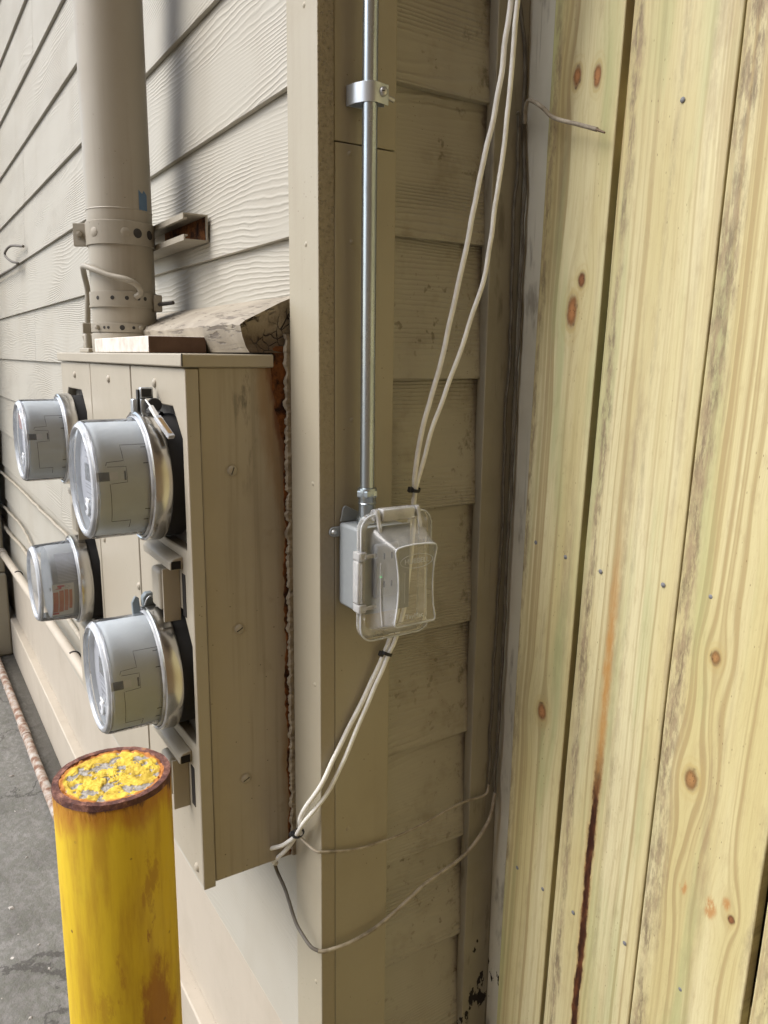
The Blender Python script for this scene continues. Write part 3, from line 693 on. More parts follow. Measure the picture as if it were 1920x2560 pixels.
def cyl_line(bm, r, pts, w=0.0007):
    path = []
    for (t0, a0), (t1, a1) in zip(pts[:-1], pts[1:]):
        n = max(2, int(abs(t1-t0)/0.1)+1)
        for k in range(n): path.append(at_cyl(r, radians(t0+(t1-t0)*k/n) if False else t0+(t1-t0)*k/n, a0+(a1-a0)*k/n))
    path.append(at_cyl(r, pts[-1][0], pts[-1][1]))
    return tube(bm, path, w, 6)
D_ = radians
def meter(cx, cz, label, group, ring='ring', smart=True):
    o = thing('electricity_meter' if smart else 'meter_socket_cover', (cx, -0.150, cz), label, 'meter' if smart else 'socket cover', group)
    ax = (0, -1, 0); c = Vector((cx, -0.150, cz))
    def ob(n, bm, mt, par=o, **k):
        bmesh.ops.translate(bm, verts=bm.verts[:], vec=c); return obj(n, bm, mt, par, **k)
    ob('gasket', lathe(B(), [(0.078, -0.0155), (0.0835, -0.0155), (0.0835, 0.004), (0.0850, 0.010), (0.078, 0.010)], (0, 0, 0), ax, 64, True), 'rubber', smooth=40)
    ob('retaining_ring', lathe(B(), [(0.0845, 0.011), (0.0868, 0.011), (0.0874, 0.013), (0.0874, 0.029), (0.0866, 0.0325), (0.0840, 0.034), (0.0822, 0.0325), (0.0818, 0.028), (0.0845, 0.027)], (0, 0, 0), ax, 72, True), ring, smooth=40)
    ob('cover_flange', lathe(B(), [(0.0800, 0.0285), (0.0818, 0.030), (0.0812, 0.0345), (0.0795, 0.0365), (0.0782, 0.034), (0.078, 0.029)], (0, 0, 0), ax, 64, True), 'clear_glint', smooth=40)
    F = 0.106 if smart else 0.106
    r1 = 0.0775 if smart else 0.0745
    ob('glass_cover', lathe(B(), [(0.0790, 0.030), (0.0787, 0.036), (0.0775, 0.040), (r1, F-0.012), (r1-0.001, F-0.006), (r1-0.004, F-0.0015), (r1-0.009, F), (r1-0.0115, F-0.0012), (r1-0.013, F-0.003), (0.03, F-0.003), (0, F-0.003)], (0, 0, 0), ax, 72), 'glass', smooth=50)
    ob('glass_edge_glint', lathe(B(), [(r1-0.0115, F-0.0035), (r1-0.009, F+0.0002), (r1-0.0055, F-0.0006), (r1-0.0015, F-0.005), (r1-0.0025, F-0.008), (r1-0.006, F-0.0045)], (0, 0, 0), ax, 72, True), 'clear_glint', smooth=60)  # milky ring added as the highlight along the rounded glass edge
    if smart:
        ob('body', lathe(B(), [(0.073, 0.0), (0.0738, 0.030), (0.0738, F-0.014), (0.0725, F-0.009), (0.0695, F-0.0085), (0.0690, F-0.016), (0, F-0.016)], (0, 0, 0), ax, 72), 'meter', smooth=40)
        fy = -(F-0.016)
        fp = ob('face_plate', lathe(B(), [(0.066, F-0.016), (0.066, F-0.0145), (0.0655, F-0.014), (0, F-0.014)], (0, 0, 0), ax, 48), 'meterface', smooth=40)
        fy = -(F-0.014)
        ob('screen', box(B(), -0.030, 0.030, fy-0.0012, fy, -0.004, 0.019), 'lcd', fp, bevel=0.0005)
        random.seed(int(cx*1000) % 97)
        for (x0, x1, z) in ((-0.03, 0.012, 0.036), (-0.028, 0.03, 0.028), (-0.035, 0.03, -0.009), (-0.035, 0.02, -0.013), (-0.030, 0.005, -0.020), (-0.028, -0.006, -0.027), (-0.026, -0.004, -0.034), (-0.022, 0.0, -0.052)):
            ob('print_line', box(B(), x0, x1, fy-0.0004, fy, z-(0.0034 if z in (-0.027, -0.034, -0.052) else 0.0009), z), 'print', fp)
        pb = ob('optical_port', box(B(), 0.014, 0.040, fy-0.010, fy, -0.046, -0.020), 'clear_glint', bevel=0.002)
        ob('port_ring', lathe(B(), [(0.005, 0), (0.0095, 0), (0.0095, 0.013), (0.0075, 0.014), (0.005, 0.014)], (0.027, fy, -0.033), ax, 20, True), 'clear_glint', pb, smooth=40)
        ob('port_clip', box(B(), 0.018, 0.036, fy-0.012, fy-0.0105, -0.024, -0.020), 'milk', pb, bevel=0.0006)
        R0 = 0.0739
        A = lambda a: 0.031 + (a-0.031)*0.76
        bm = B()
        cyl_line(bm, R0, [(D_(42), 0.031), (D_(42), A(0.078)), (D_(25), A(0.077)), (D_(24), A(0.104)), (D_(20.5), A(0.106))], 0.0004)
        ob('seam', bm, 'seam', smooth=60)
        bm = B(); cyl_line(bm, R0, [(D_(3), A(0.102)), (D_(-39), A(0.098)), (D_(-39), A(0.067)), (D_(-52), A(0.067))], 0.0004); ob('seam', bm, 'seam', smooth=60)
        bm = B(); cyl_line(bm, R0, [(D_(19.5), A(0.104)), (D_(19), A(0.074)), (D_(4), A(0.074)), (D_(3), A(0.1))], 0.00038); ob('seam', bm, 'seam', smooth=60)
        ob('latch_slot', cyl_patch(B(), R0, D_(6), D_(14.5), A(0.102), A(0.124), 4, 0.0004), 'seam')
        ob('latch', cyl_patch(B(), R0, D_(7), D_(14), A(0.089), A(0.102), 4, 0.0006), 'meterface')
        ob('latch_slot', cyl_patch(B(), R0, D_(6.0), D_(15.0), A(0.0755), A(0.0785), 4, 0.0004), 'seam')
        for t in (38, 21, -26, -40): ob('tick', cyl_patch(B(), R0, D_(t), D_(t+0.9), 0.036, 0.042, 2, 0.0004), 'seam')
    else:
        ob('inner_cup', lathe(B(), [(0.071, 0.0), (0.071, F-0.030), (0.069, F-0.026), (0.0, F-0.026)], (0, 0, 0), ax, 64), 'metergrey', smooth=40)
        ob('front_rim', lathe(B(), [(0.060, F-0.006), (0.0725, F-0.006), (0.0725, F-0.004), (0.060, F-0.004)], (0, 0, 0), ax, 64, True), 'clear_glint', smooth=40)
        R0 = 0.0712
        st = ob('warning_label', cyl_patch(B(), R0, D_(-52), D_(10), 0.044, 0.082, 14, 0.0003), 'stickerwhite')
        for (t0, t1, a0, a1, mt) in ((-40, -2, 0.072, 0.081, 'orangeprint'), (-40, 0, 0.0625, 0.0705, 'orangeprint'), (-38, 1, 0.0545, 0.061, 'orangeprint'), (-34, 0, 0.0475, 0.053, 'orangeprint'), (-47, -42, 0.070, 0.081, 'redprint'), (1, 6, 0.085, 0.0865, 'print')):
            ob('print_block', cyl_patch(B(), R0+0.0004, D_(t0), D_(t1), a0, a1, 10, 0.0003), mt, st)
        bm = B()           # red lightning bolt lying on its side
        pts = [(2.6, 0.079), (4.3, 0.069), (5.4, 0.073), (8.0, 0.073), (7.6, 0.0605), (5.6, 0.0605), (5.5, 0.0665), (4.4, 0.0655), (2.2, 0.0672)]
        lo = [bm.verts.new(at_cyl(R0+0.0004, D_(t), a)) for t, a in pts]; hi = [bm.verts.new(at_cyl(R0+0.0009, D_(t), a)) for t, a in pts]
        bm.faces.new(hi); bm.faces.new(lo[::-1])
        for i in range(len(pts)): bm.faces.new((lo[i], lo[(i+1) % len(pts)], hi[(i+1) % len(pts)], hi[i]))
        ob('lightning_bolt', bm, 'redprint', st)
        bm = B(); cyl_line(bm, R0+0.0005, [(D_(2.5), 0.0585), (D_(8.0), 0.0585), (D_(5.3), 0.050), (D_(2.5), 0.0585)], 0.0004); ob('warning_triangle', bm, 'print', st)
        for k in range(22):
            t = 14 + k*2.2
            ob('rib', cyl_patch(B(), R0, D_(t), D_(t+0.9), 0.034, 0.070, 2, 0.0004), 'meterface')
    return o
GM = 'electricity meters on the beige cabinet'
m1 = meter(*MET[0], 'large grey electricity meter under the cabinet lid, nearest the house corner, tan reflection tinted into its ring', GM)
m2 = meter(*MET[1], 'grey electricity meter directly above the yellow bollard, grey seal on its ring', GM)
m3 = meter(*MET[2], 'smaller-looking grey electricity meter at upper left, farthest along the cabinet', GM, 'ring2')
m4 = meter(*MET[3], 'clear empty socket cover with red and orange warning sticker, lower left', None, 'ring2', False)
# orange sticker on the far meter's face
c3 = Vector((MET[2][0], -0.150, MET[2][1])); bm = box(B(), -0.030, 0.034, -0.0995, -0.0985, 0.022, 0.050); bmesh.ops.translate(bm, verts=bm.verts[:], vec=c3)
obj('face_sticker', bm, 'orangeprint', m3)
# ring clamps / seals
cl = thing('ring_clamp', (-0.190, -0.165, -0.048), 'zinc ring clamp with raised frame on top of the nearest upper meter', 'clamp')
obj('clamp_body', box(B(), -0.200, -0.188, -0.184, -0.1765, -0.050, -0.030), 'zinc', cl, bevel=0.002)
obj('clamp_body', box(B(), -0.199, -0.187, -0.1740, -0.1640, -0.049, -0.030), 'zinc', cl, bevel=0.002)
obj('clamp_gap', box(B(), -0.198, -0.189, -0.1763, -0.1742, -0.050, -0.018), 'black', cl)
obj('raised_frame', box(B(), -0.196, -0.187, -0.1738, -0.1560, -0.0298, -0.0150), 'zinc', cl, bevel=0.002)
obj('dark_window', box(B(), -0.1872, -0.1864, -0.1715, -0.1585, -0.0275, -0.0170), 'black', cl)
obj('thumb_wheel', lathe(B(), [(0, 0), (0.0085, 0), (0.0095, 0.002), (0.0095, 0.008), (0.0085, 0.010), (0, 0.010)], (-0.184, -0.157, -0.0385), (1, -0.2, 0.1), 18), 'black', cl, smooth=30)
obj('barrel', lathe(B(), [(0, 0), (0.006, 0), (0.006, 0.020), (0, 0.020)], (-0.186, -0.164, -0.0460), (0.8, 0.6, -0.3), 16), 'black', cl, smooth=30)
def inline_box(bm, a, b, w_, t_):
    a, b = Vector(a), Vector(b); d = (b-a).normalized(); u, v = frame(d)
    hexa(bm, [a-u*w_-v*t_, a+u*w_-v*t_, a+u*w_+v*t_, a-u*w_+v*t_, b-u*w_-v*t_, b+u*w_-v*t_, b+u*w_+v*t_, b-u*w_+v*t_]); return bm
sg = thing('seal_tag', (-0.13, -0.175, -0.075), 'clear amber-filled wire seal hanging from the zinc ring clamp', 'seal')
A_, Bq, Cq, Dq = (-0.168, -0.172, -0.0305), (-0.147, -0.172, -0.0375), (-0.134, -0.168, -0.050), (-0.102, -0.160, -0.074)
obj('seal_wire', tube(B(), [A_, Bq], 0.0011, 8), 'milk', sg, smooth=50)
obj('seal_neck', inline_box(B(), Bq, Cq, 0.0028, 0.0026), 'milk', sg, bevel=0.0008)
obj('seal_body', inline_box(B(), Cq, Dq, 0.0045, 0.003), 'clear_glint', sg, bevel=0.001)
obj('seal_core', inline_box(B(), Vector(Cq).lerp(Vector(Dq), 0.14), Vector(Cq).lerp(Vector(Dq), 0.88), 0.0026, 0.0034), 'tagbrown', sg)
s2 = thing('ring_seal', (-0.205, -0.168, -0.318), 'dark grey plastic seal clipped on top of the meter above the bollard', 'seal')
obj('seal_fin', prism(B(), [(-0.195, -0.335), (-0.188, -0.345), (-0.184, -0.330), (-0.186, -0.306), (-0.191, -0.303), (-0.196, -0.312)], 0, -0.205, -0.199), 'seal', s2, bevel=0.0012)
obj('seal_case', prism(B(), [(-0.183, -0.318), (-0.165, -0.316), (-0.165, -0.304), (-0.169, -0.298), (-0.178, -0.298), (-0.183, -0.304)], 0, -0.203, -0.190), 'seal', s2, bevel=0.002)
obj('seal_loop', tube(B(), spline([(-0.189, -0.181, -0.314), (-0.188, -0.178, -0.306), (-0.188, -0.173, -0.302), (-0.189, -0.170, -0.305)]), 0.0013, 8), 'zinc', s2, smooth=50)

# ------------------------------------------------------------------ service mast, straps, strut, ground wire
PX, PY, PR = -0.560, -0.094, 0.0535
mast = thing('service_mast', (PX, PY, 0.0295), 'thick beige painted service pipe rising from the cabinet top', 'pipe')
obj('pipe', lathe(B(), [(PR, 0.031), (PR, 3.2)], (PX, PY, 0), (0, 0, 1), 64), 'mast', mast, smooth=40)
obj('hub', lathe(B(), [(PR+0.0015, 0.0300), (PR+0.0025, 0.034), (PR+0.0025, 0.060), (PR+0.0012, 0.063), (PR+0.0002, 0.063)], (PX, PY, 0), (0, 0, 1), 64), 'mast', mast, smooth=40)
obj('paint_ridge', lathe(B(), [(PR, 0.262), (PR+0.0006, 0.2625), (PR+0.0008, 0.263), (PR, 0.2645)], (PX, PY, 0), (0, 0, 1), 64), 'mast', mast, smooth=40)
bm = B(); n = 5
rows = []
for k in range(n+1):
    t = radians(22 + 20*k/n)
    rows.append([bm.verts.new((PX+(PR+0.0006)*cos(t), PY+(PR+0.0006)*sin(t), z)) for z in (0.262+0.002*(k % 2), 0.295-0.003*(k % 3))])
for k in range(n): bm.faces.new((rows[k][0], rows[k+1][0], rows[k+1][1], rows[k][1]))
obj('blue_tape', bm, 'bluetape', mast)
def band(bm, z0, z1, r0, r1, t0, t1, n=40):
    rings = []
    for k in range(n+1):
        t = radians(t0 + (t1-t0)*k/n); cs, sn = cos(t), sin(t)
        rings.append([(PX+r0*cs, PY+r0*sn, z0), (PX+r1*cs, PY+r1*sn, z0), (PX+r1*cs, PY+r1*sn, z1), (PX+r0*cs, PY+r0*sn, z1)])
    return loft(bm, rings, True, True)
st = thing('pipe_strap', (PX, PY, 0.205), 'painted strut strap with bolt ear and holes around the service pipe', 'strap')
obj('strap_band', band(B(), 0.206, 0.244, PR+0.0004, PR+0.0028, -200, 80), 'strap', st, bevel=0.0006, smooth=40)
for t, mt in ((-62, 'mast'), (-6, 'mast'), (15, 'dark'), (42, 'dark')):
    tt = radians(t); obj('hole', lathe(B(), [(0, 0.0006), (0.0072, 0.0005), (0.0078, 0.0)], (PX+(PR+0.0027)*cos(tt), PY+(PR+0.0027)*sin(tt), 0.225), (cos(tt), sin(tt), 0), 20), mt, st, smooth=40)
t = radians(-106); ex, ey = PX+(PR)*cos(t), PY+(PR)*sin(t)
e1 = obj('ear', inline_box(B(), (ex+0.004, ey+0.004, 0.225), (ex-0.012, ey-0.020, 0.225), 0.0016, 0.0185), 'strap', st, bevel=0.0008)
obj('ear', inline_box(B(), (ex-0.004, ey+0.005, 0.225), (ex-0.020, ey-0.017, 0.225), 0.0016, 0.0185), 'strap', st, bevel=0.0008)
obj('bolt', lathe(B(), [(0, 0.009), (0.005, 0.008), (0.0055, 0.0), (0.0085, 0.0), (0.0085, -0.003), (0, -0.003)], (ex-0.003, ey-0.011, 0.225), (0.9, -0.45, 0), 6), 'strap', e1)
sc = thing('strut_channel', (-0.50, -0.02, 0.203), 'short painted strut channel behind the service pipe with rusty open end', 'bracket')
prof = [(0.000, 0.204), (-0.040, 0.204), (-0.040, 0.213), (-0.0335, 0.213), (-0.0335, 0.2105), (-0.0375, 0.2105), (-0.0375, 0.2065), (-0.0025, 0.2065), (-0.0025, 0.2425), (-0.0375, 0.2425), (-0.0375, 0.2385), (-0.0335, 0.2385), (-0.0335, 0.236), (-0.040, 0.236), (-0.040, 0.245), (0.000, 0.245)]
obj('channel', prism(B(), [(y-0.0015, z) for y, z in prof], 0, -0.72, -0.385), ['strap'], sc)
obj('rust_lining', box(B(), -0.60, -0.390, -0.0052, -0.0042, 0.207, 0.242), 'rust', sc)
c2 = thing('ground_clamp', (PX, PY, 0.10), 'perforated painted ground clamp low on the service pipe under the wire loop', 'clamp')
obj('clamp_band', band(B(), 0.108, 0.131, PR+0.0004, PR+0.0024, -200, 70), 'strap', c2, bevel=0.0005, smooth=40)
for t in (-62, -33, -9, 11, 24):
    tt = radians(t); obj('hole', lathe(B(), [(0, 0.0005), (0.003, 0.0004), (0.0034, 0.0)], (PX+(PR+0.0024)*cos(tt), PY+(PR+0.0024)*sin(tt), 0.120), (cos(tt), sin(tt), 0), 16), 'dark', c2, smooth=40)
obj('rib', band(B(), 0.1055, 0.1085, PR+0.0004, PR+0.0034, -200, 70), 'strap', c2, smooth=40)
t = radians(52); cx_, cy_ = PX+(PR+0.006)*cos(t), PY+(PR+0.006)*sin(t)
obj('clamp_lug', box(B(), cx_-0.006, cx_+0.012, cy_-0.008, cy_+0.006, 0.100, 0.128), 'strap', c2, bevel=0.002)
obj('clamp_bolt', tube(B(), [(cx_+0.01, cy_, 0.112), (cx_+0.046, cy_+0.014, 0.114)], 0.0032, 10), 'dark', c2, smooth=50)
c4 = thing('hub_strap', (PX, PY, 0.058), 'thin perforated strap with small bolts at the foot of the service pipe', 'strap')
obj('strap_band', band(B(), 0.064, 0.079, PR+0.0006, PR+0.0026, -130, 26), 'strap', c4, bevel=0.0005, smooth=40)
for t, rr in ((-51, 0.0022), (-43, 0.0022), (-19, 0.004), (0, 0.0024)):
    tt = radians(t); obj('hole', lathe(B(), [(0, 0.0005), (rr, 0.0004), (rr+0.0003, 0.0)], (PX+(PR+0.0026)*cos(tt), PY+(PR+0.0026)*sin(tt), 0.0715), (cos(tt), sin(tt), 0), 12), 'dark', c4, smooth=40)
for t in (-65, 12, 24):
    tt = radians(t); obj('bolt', lathe(B(), [(0, 0.006), (0.0036, 0.005), (0.004, 0)], (PX+(PR+0.0026)*cos(tt), PY+(PR+0.0026)*sin(tt), 0.072), (cos(tt), sin(tt), 0), 8), 'strap', c4)
t = radians(-178); obj('strap_ear', box(B(), PX-0.032, PX-0.026, PY-PR-0.012, PY-PR+0.008, 0.062, 0.080), 'strap', c4, bevel=0.001)
gw = tube(B(), spline([(PX-0.062, PY-0.050, -0.0), (PX-0.058, PY-0.052, 0.045), (PX-0.050, PY-0.051, 0.10), (PX-0.044, PY-0.050, 0.135), (PX-0.028, PY-0.058, 0.164), (PX+0.0, PY-0.063, 0.172), (PX+0.028, PY-0.056, 0.166), (PX+0.052, PY-0.036, 0.155), (PX+0.072, PY-0.012, 0.148), (PX+0.074, PY+0.006, 0.138), (PX+0.064, PY+0.012, 0.128), (PX+0.056, PY+0.006, 0.122)], 8), 0.0050, 10)
tag(obj('ground_wire', gw, 'strap', smooth=60), 'beige painted ground wire looping over the front of the service pipe', 'wire')
# board piece lying on the lid, small bracket beside it
wbk = obj('wood_block', box(B(), -0.533, -0.211, -0.153, -0.0725, 0.0302, 0.0525), ['whiteblock', 'brownwood'], bevel=0.0012)
tag(wbk, 'white painted board offcut with bare brown end on the cabinet lid', 'board')
for f in wbk.data.polygons:
    if f.normal.x > 0.9: f.material_index = 1
lk = thing('lid_lug', (-0.625, -0.145, 0.030), 'small painted bracket with bolt on the lid below the service pipe', 'bracket')
obj('lug_base', box(B(), -0.660, -0.585, -0.153, -0.130, 0.0300, 0.0375), 'cabinet', lk, bevel=0.0015)
obj('lug_post', box(B(), -0.640, -0.622, -0.148, -0.134, 0.0378, 0.062), 'cabinet', lk, bevel=0.002)
obj('lug_bolt', lathe(B(), [(0, 0.010), (0.0045, 0.009), (0.005, 0.0)], (-0.652, -0.142, 0.0377), (0, 0, 1), 6), 'strap', lk)

# ------------------------------------------------------------------ galvanized conduit with clamp
EX, EY, ER = 0.0365, 0.0425, 0.0090
emt_ = thing('conduit', (EX, EY, -0.170), 'shiny galvanized conduit running down into the grey outlet box', 'conduit')
obj('tube', lathe(B(), [(ER, -0.139), (ER, TOP-0.02)], (EX, EY, 0), (0, 0, 1), 36), 'emt', emt_, smooth=40)
cn = obj('connector', lathe(B(), [(0.0093, -0.1325), (0.0118, -0.1335), (0.0125, -0.1365), (0.0125, -0.1440), (0.0112, -0.1465), (0.0112, -0.1515), (0.0120, -0.1525), (0.0108, -0.1540), (0.0106, -0.1690), (0.0135, -0.1715), (0.0135, -0.1775), (0.0, -0.1775)], (EX, EY, 0), (0, 0, 1), 36), 'emt', emt_, smooth=35)
obj('compression_nut', lathe(B(), [(0.0095, -0.1345), (0.0138, -0.1360), (0.0142, -0.1375), (0.0142, -0.1425), (0.0138, -0.1440), (0.0095, -0.1445)], (EX, EY, 0), (0, 0, 1), 6), 'emt', cn)
cc = thing('conduit_clamp', (0.03, EY, 0.30), 'zinc conduit hanger with bolt high on the galvanized conduit', 'clamp')
zc = 0.325
bm = B(); path = [(0.0115, EY-0.0165), (0.0170, EY-0.0168), (0.029, EY-0.0150), (0.0370, EY-0.0108), (0.0445, EY-0.0055), (0.0470, EY+0.002), (0.0440, EY+0.013), (0.0425, EY+0.021)]
path2 = [(0.0115, EY-0.0165), (0.0115, EY+0.004), (0.0165, EY+0.012), (0.0270, EY+0.0145), (0.032, EY+0.0225)]
def strip(bm, pts, z0, z1, th=0.0012):
    n = len(pts); rings = []
    for i, (x, y) in enumerate(pts):
        a = Vector(pts[max(i-1, 0)]); b = Vector(pts[min(i+1, n-1)]); d = (b-a).normalized(); nx, ny = -d.y*th/2, d.x*th/2
        rings.append([(x-nx, y-ny, z0), (x+nx, y+ny, z0), (x+nx, y+ny, z1), (x-nx, y-ny, z1)])
    return loft(bm, rings, True, True)
obj('clamp_strip', strip(bm, path, zc-0.0135, zc+0.0085), 'zinc', cc, bevel=0.0004)
obj('clamp_strip', strip(B(), path2, zc-0.0125, zc+0.0095), 'zinc', cc, bevel=0.0004)
bx_, by_ = 0.0405, EY+0.0150
bo = obj('bolt', lathe(B(), [(0, 0.0045), (0.003, 0.0042), (0.0052, 0.0022), (0.0055, 0.0), (0.0023, 0.0), (0.0023, -0.030), (0, -0.030)], (0.0455, EY+0.012, zc-0.001), (0.9, -0.25, 0.05), 20), 'steel', cc, smooth=40)
obj('cross_recess', box(B(), 0.0490, 0.0500, EY+0.0085, EY+0.0135, zc-0.0015, zc-0.0005), 'black', bo)
obj('bolt_end', tube(B(), [(0.032, EY+0.0215, zc), (0.0335, EY+0.0345, zc-0.0035)], 0.0028, 12), 'steel', cc, smooth=50)

# ------------------------------------------------------------------ outlet box with clear in-use cover
ob_ = thing('outlet_box', (0.012, 0.055, -0.286), 'grey outlet box with clear bubble cover on the corner board', 'outlet box')
obj('box_body', box(B(), 0.0125, 0.0635, 0.0150, 0.0870, -0.2870, -0.1790), 'box', ob_, bevel=0.004, seg=3)
prism(bm := B(), [(0.0165, -0.1785), (0.0205, -0.160), (0.024, -0.158), (0.050, -0.171), (0.050, -0.1785)], 0, 0.0125, 0.0150); obj('mounting_tab', bm, 'box', ob_, bevel=0.0008)
bm = B(); pts = [(0.016, -0.1845)] + [(0.0068+0.0062*cos(a), -0.1907+0.0062*sin(a)) for a in [radians(90+180*k/8) for k in range(9)]] + [(0.016, -0.1969)]
prism(bm, pts, 0, 0.0122, 0.0155); mt_ = obj('mounting_ear', bm, 'box', ob_, bevel=0.0006)
sc_ = obj('screw', lathe(B(), [(0, 0.0022), (0.0025, 0.002), (0.0038, 0.0)], (0.0155, 0.0068, -0.1907), (1, 0, 0), 18), 'steel', mt_, smooth=40)
obj('gasket', box(B(), 0.0637, 0.0665, 0.0130, 0.0890, -0.2890, -0.1770), 'box', ob_, bevel=0.001)
rc = obj('receptacle', box(B(), 0.0667, 0.0735, 0.0330, 0.0690, -0.2680, -0.1980), 'receptacle', ob_, bevel=0.003)
for z in (-0.214, -0.250):
    for y in (0.046, 0.057): obj('slot', box(B(), 0.0732, 0.0738, y-0.001, y+0.001, z-0.004, z+0.004), 'black', rc)
obj('indicator_light', lathe(B(), [(0, 0.0012), (0.0014, 0.0008), (0.0016, 0)], (0.0735, 0.0410, -0.2400), (1, 0, 0), 12), 'led', rc)
def rrect(x, y0, y1, z0, z1, r, n=6, waist=0.0, dome=0.0):
    P = []
    for (cy, cz, a0) in ((y1-r, z1-r, 0), (y0+r, z1-r, 90), (y0+r, z0+r, 180), (y1-r, z0+r, 270)):
        for k in range(n+1):
            a = radians(a0 + 90*k/n); P.append([cy+r*cos(a), cz+r*sin(a)])
    Q = []
    for i in range(len(P)):
        a, b = P[i], P[(i+1) % len(P)]; Q.append(a)
        if math.dist(a, b) > 0.012:
            for k in range(1, 6): Q.append([a[0]+(b[0]-a[0])*k/6, a[1]+(b[1]-a[1])*k/6])
    ym, zm = (y0+y1)/2, (z0+z1)/2; out = []
    for y, z in Q:
        tz = max(-1, min(1, (z-zm)/((z1-z0)/2))); ty = max(-1, min(1, (y-ym)/((y1-y0)/2)))
        y2 = y - waist*ty*(1-tz*tz); z2 = z + (dome*(1-ty*ty) if z > zm else 0)
        out.append((x, y2, z2))
    return out
y0, y1, z0, z1 = 0.0085, 0.1130, -0.3195, -0.1585
bz = obj('base_frame', loft(B(), [rrect(0.0660, y0+0.002, y1-0.002, z0+0.002, z1-0.002, 0.018), rrect(0.0700, y0+0.001, y1-0.001, z0+0.001, z1-0.001, 0.018), rrect(0.0700, y0+0.012, y1-0.012, z0+0.012, z1-0.012, 0.012), rrect(0.0660, y0+0.012, y1-0.012, z0+0.012, z1-0.012, 0.012), rrect(0.0660, y0+0.002, y1-0.002, z0+0.002, z1-0.002, 0.018)]), 'clear_rib', ob_, smooth=40)
cv = obj('bubble_cover', loft(B(), [rrect(0.0705, y0, y1, z0, z1, 0.019), rrect(0.0775, y0, y1, z0, z1, 0.019), rrect(0.0800, y0+0.002, y1-0.002, z0+0.002, z1-0.002, 0.018), rrect(0.0808, y0+0.006, y1-0.006, z0+0.006, z1-0.006, 0.015), rrect(0.0800, y0+0.011, y1-0.011, z0+0.010, z1-0.013, 0.012), rrect(0.0815, y0+0.0135, y1-0.012, z0+0.012, z1-0.016, 0.010), rrect(0.1000, y0+0.0170, y1-0.0165, z0+0.020, z1-0.026, 0.008, waist=0.0035), rrect(0.1190, y0+0.0215, y1-0.0200, z0+0.0285, z1-0.0345, 0.006, waist=0.006, dome=0.003), rrect(0.1212, y0+0.0225, y1-0.0210, z0+0.0295, z1-0.0355, 0.0055, waist=0.006, dome=0.003), rrect(0.1214, y0+0.0250, y1-0.0235, z0+0.0320, z1-0.0380, 0.0045, waist=0.006, dome=0.003)], False, True), 'clear', ob_, smooth=35)
rim = [Vector(p) for p in rrect(0.1206, y0+0.0222, y1-0.0207, z0+0.0292, z1-0.0352, 0.0055, waist=0.006, dome=0.003)]
obj('cover_rim_glint', tube(B(), rim + [rim[0]], 0.0012, 8, False), 'clear_glint', cv, smooth=60)  # whitish rim tubes stand in for highlights along the cover edges
fr_ = [Vector(p) for p in rrect(0.0790, y0+0.0006, y1-0.0006, z0+0.0006, z1-0.0006, 0.0185)]
obj('cover_rim_glint', tube(B(), fr_ + [fr_[0]], 0.0013, 8, False), 'clear_glint', cv, smooth=60)
# hinge on top, latch on the left
hg = obj('hinge', tube(B(), [(0.0755, 0.036, z1-0.0015), (0.0755, 0.085, z1-0.0015)], 0.0060, 16), 'clear_rib', cv, smooth=40)
for yy in (0.031, 0.090):
    obj('hinge_knuckle', lathe(B(), [(0, 0), (0.0072, 0), (0.0072, 0.006), (0, 0.006)], (0.0755, yy-0.003, z1-0.0015), (0, 1, 0), 20), 'clear_rib', hg, smooth=40)
    obj('hinge_arm', hexa(B(), [(0.079, yy-0.0025, z1-0.004), (0.086, yy-0.0025, z1-0.022), (0.086, yy+0.0025, z1-0.022), (0.079, yy+0.0025, z1-0.004), (0.081, yy-0.0025, z1+0.006), (0.0895, yy-0.0025, z1-0.022), (0.0895, yy+0.0025, z1-0.022), (0.081, yy+0.0025, z1+0.006)]), 'clear_rib', hg, bevel=0.001)
obj('hinge_leaf', box(B(), 0.0700, 0.0835, 0.037, 0.084, z1-0.010, z1+0.0055), 'clear_rib', hg, bevel=0.0015)
lt = obj('latch', box(B(), 0.070, 0.0835, y0-0.0065, y0+0.002, -0.268, -0.214), 'clear_rib', cv, bevel=0.002)
for zz in (-0.2085, -0.2735):
    obj('latch_knuckle', box(B(), 0.069, 0.085, y0-0.0055, y0+0.006, zz-0.0055, zz+0.0055), 'clear_rib', lt, bevel=0.0015)
    obj('latch_arm', box(B(), 0.0822, 0.0850, y0+0.004, y0+0.020, zz-0.0025, zz+0.0025), 'clear_rib', lt, bevel=0.001)
obj('latch_rib', tube(B(), [(0.0842, y0-0.001, -0.266), (0.0842, y0-0.001, -0.216)], 0.0009, 8), 'clear_rib', lt, smooth=50)
# pull grip moulded in the left wall, and the inner window rim
obj('finger_grip', tube(B(), spline([(0.1015, y0+0.0150, -0.214), (0.0975, y0+0.0175, -0.240), (0.0985, y0+0.0172, -0.268), (0.1035, y0+0.0165, -0.2925)], 8), 0.0008, 8), 'clear_rib', cv, smooth=50)
def text_mesh(body, size, name):
    cu = bpy.data.curves.new(name, 'FONT'); cu.body = body; cu.size = size; cu.extrude = 0.00025; cu.align_x = 'CENTER'; cu.align_y = 'CENTER'; cu.resolution_u = 3
    to = bpy.data.objects.new(name, cu); COL.objects.link(to)
    bpy.context.view_layer.update()
    me = bpy.data.meshes.new_from_object(to.evaluated_get(bpy.context.evaluated_depsgraph_get()))
    bpy.data.objects.remove(to); bpy.data.curves.remove(cu); return me
FX, FY = 0.1216, (y0+y1)/2+0.0008
rotm = Matrix(((0, 0, 1), (1, 0, 0), (0, 1, 0))).to_4x4()
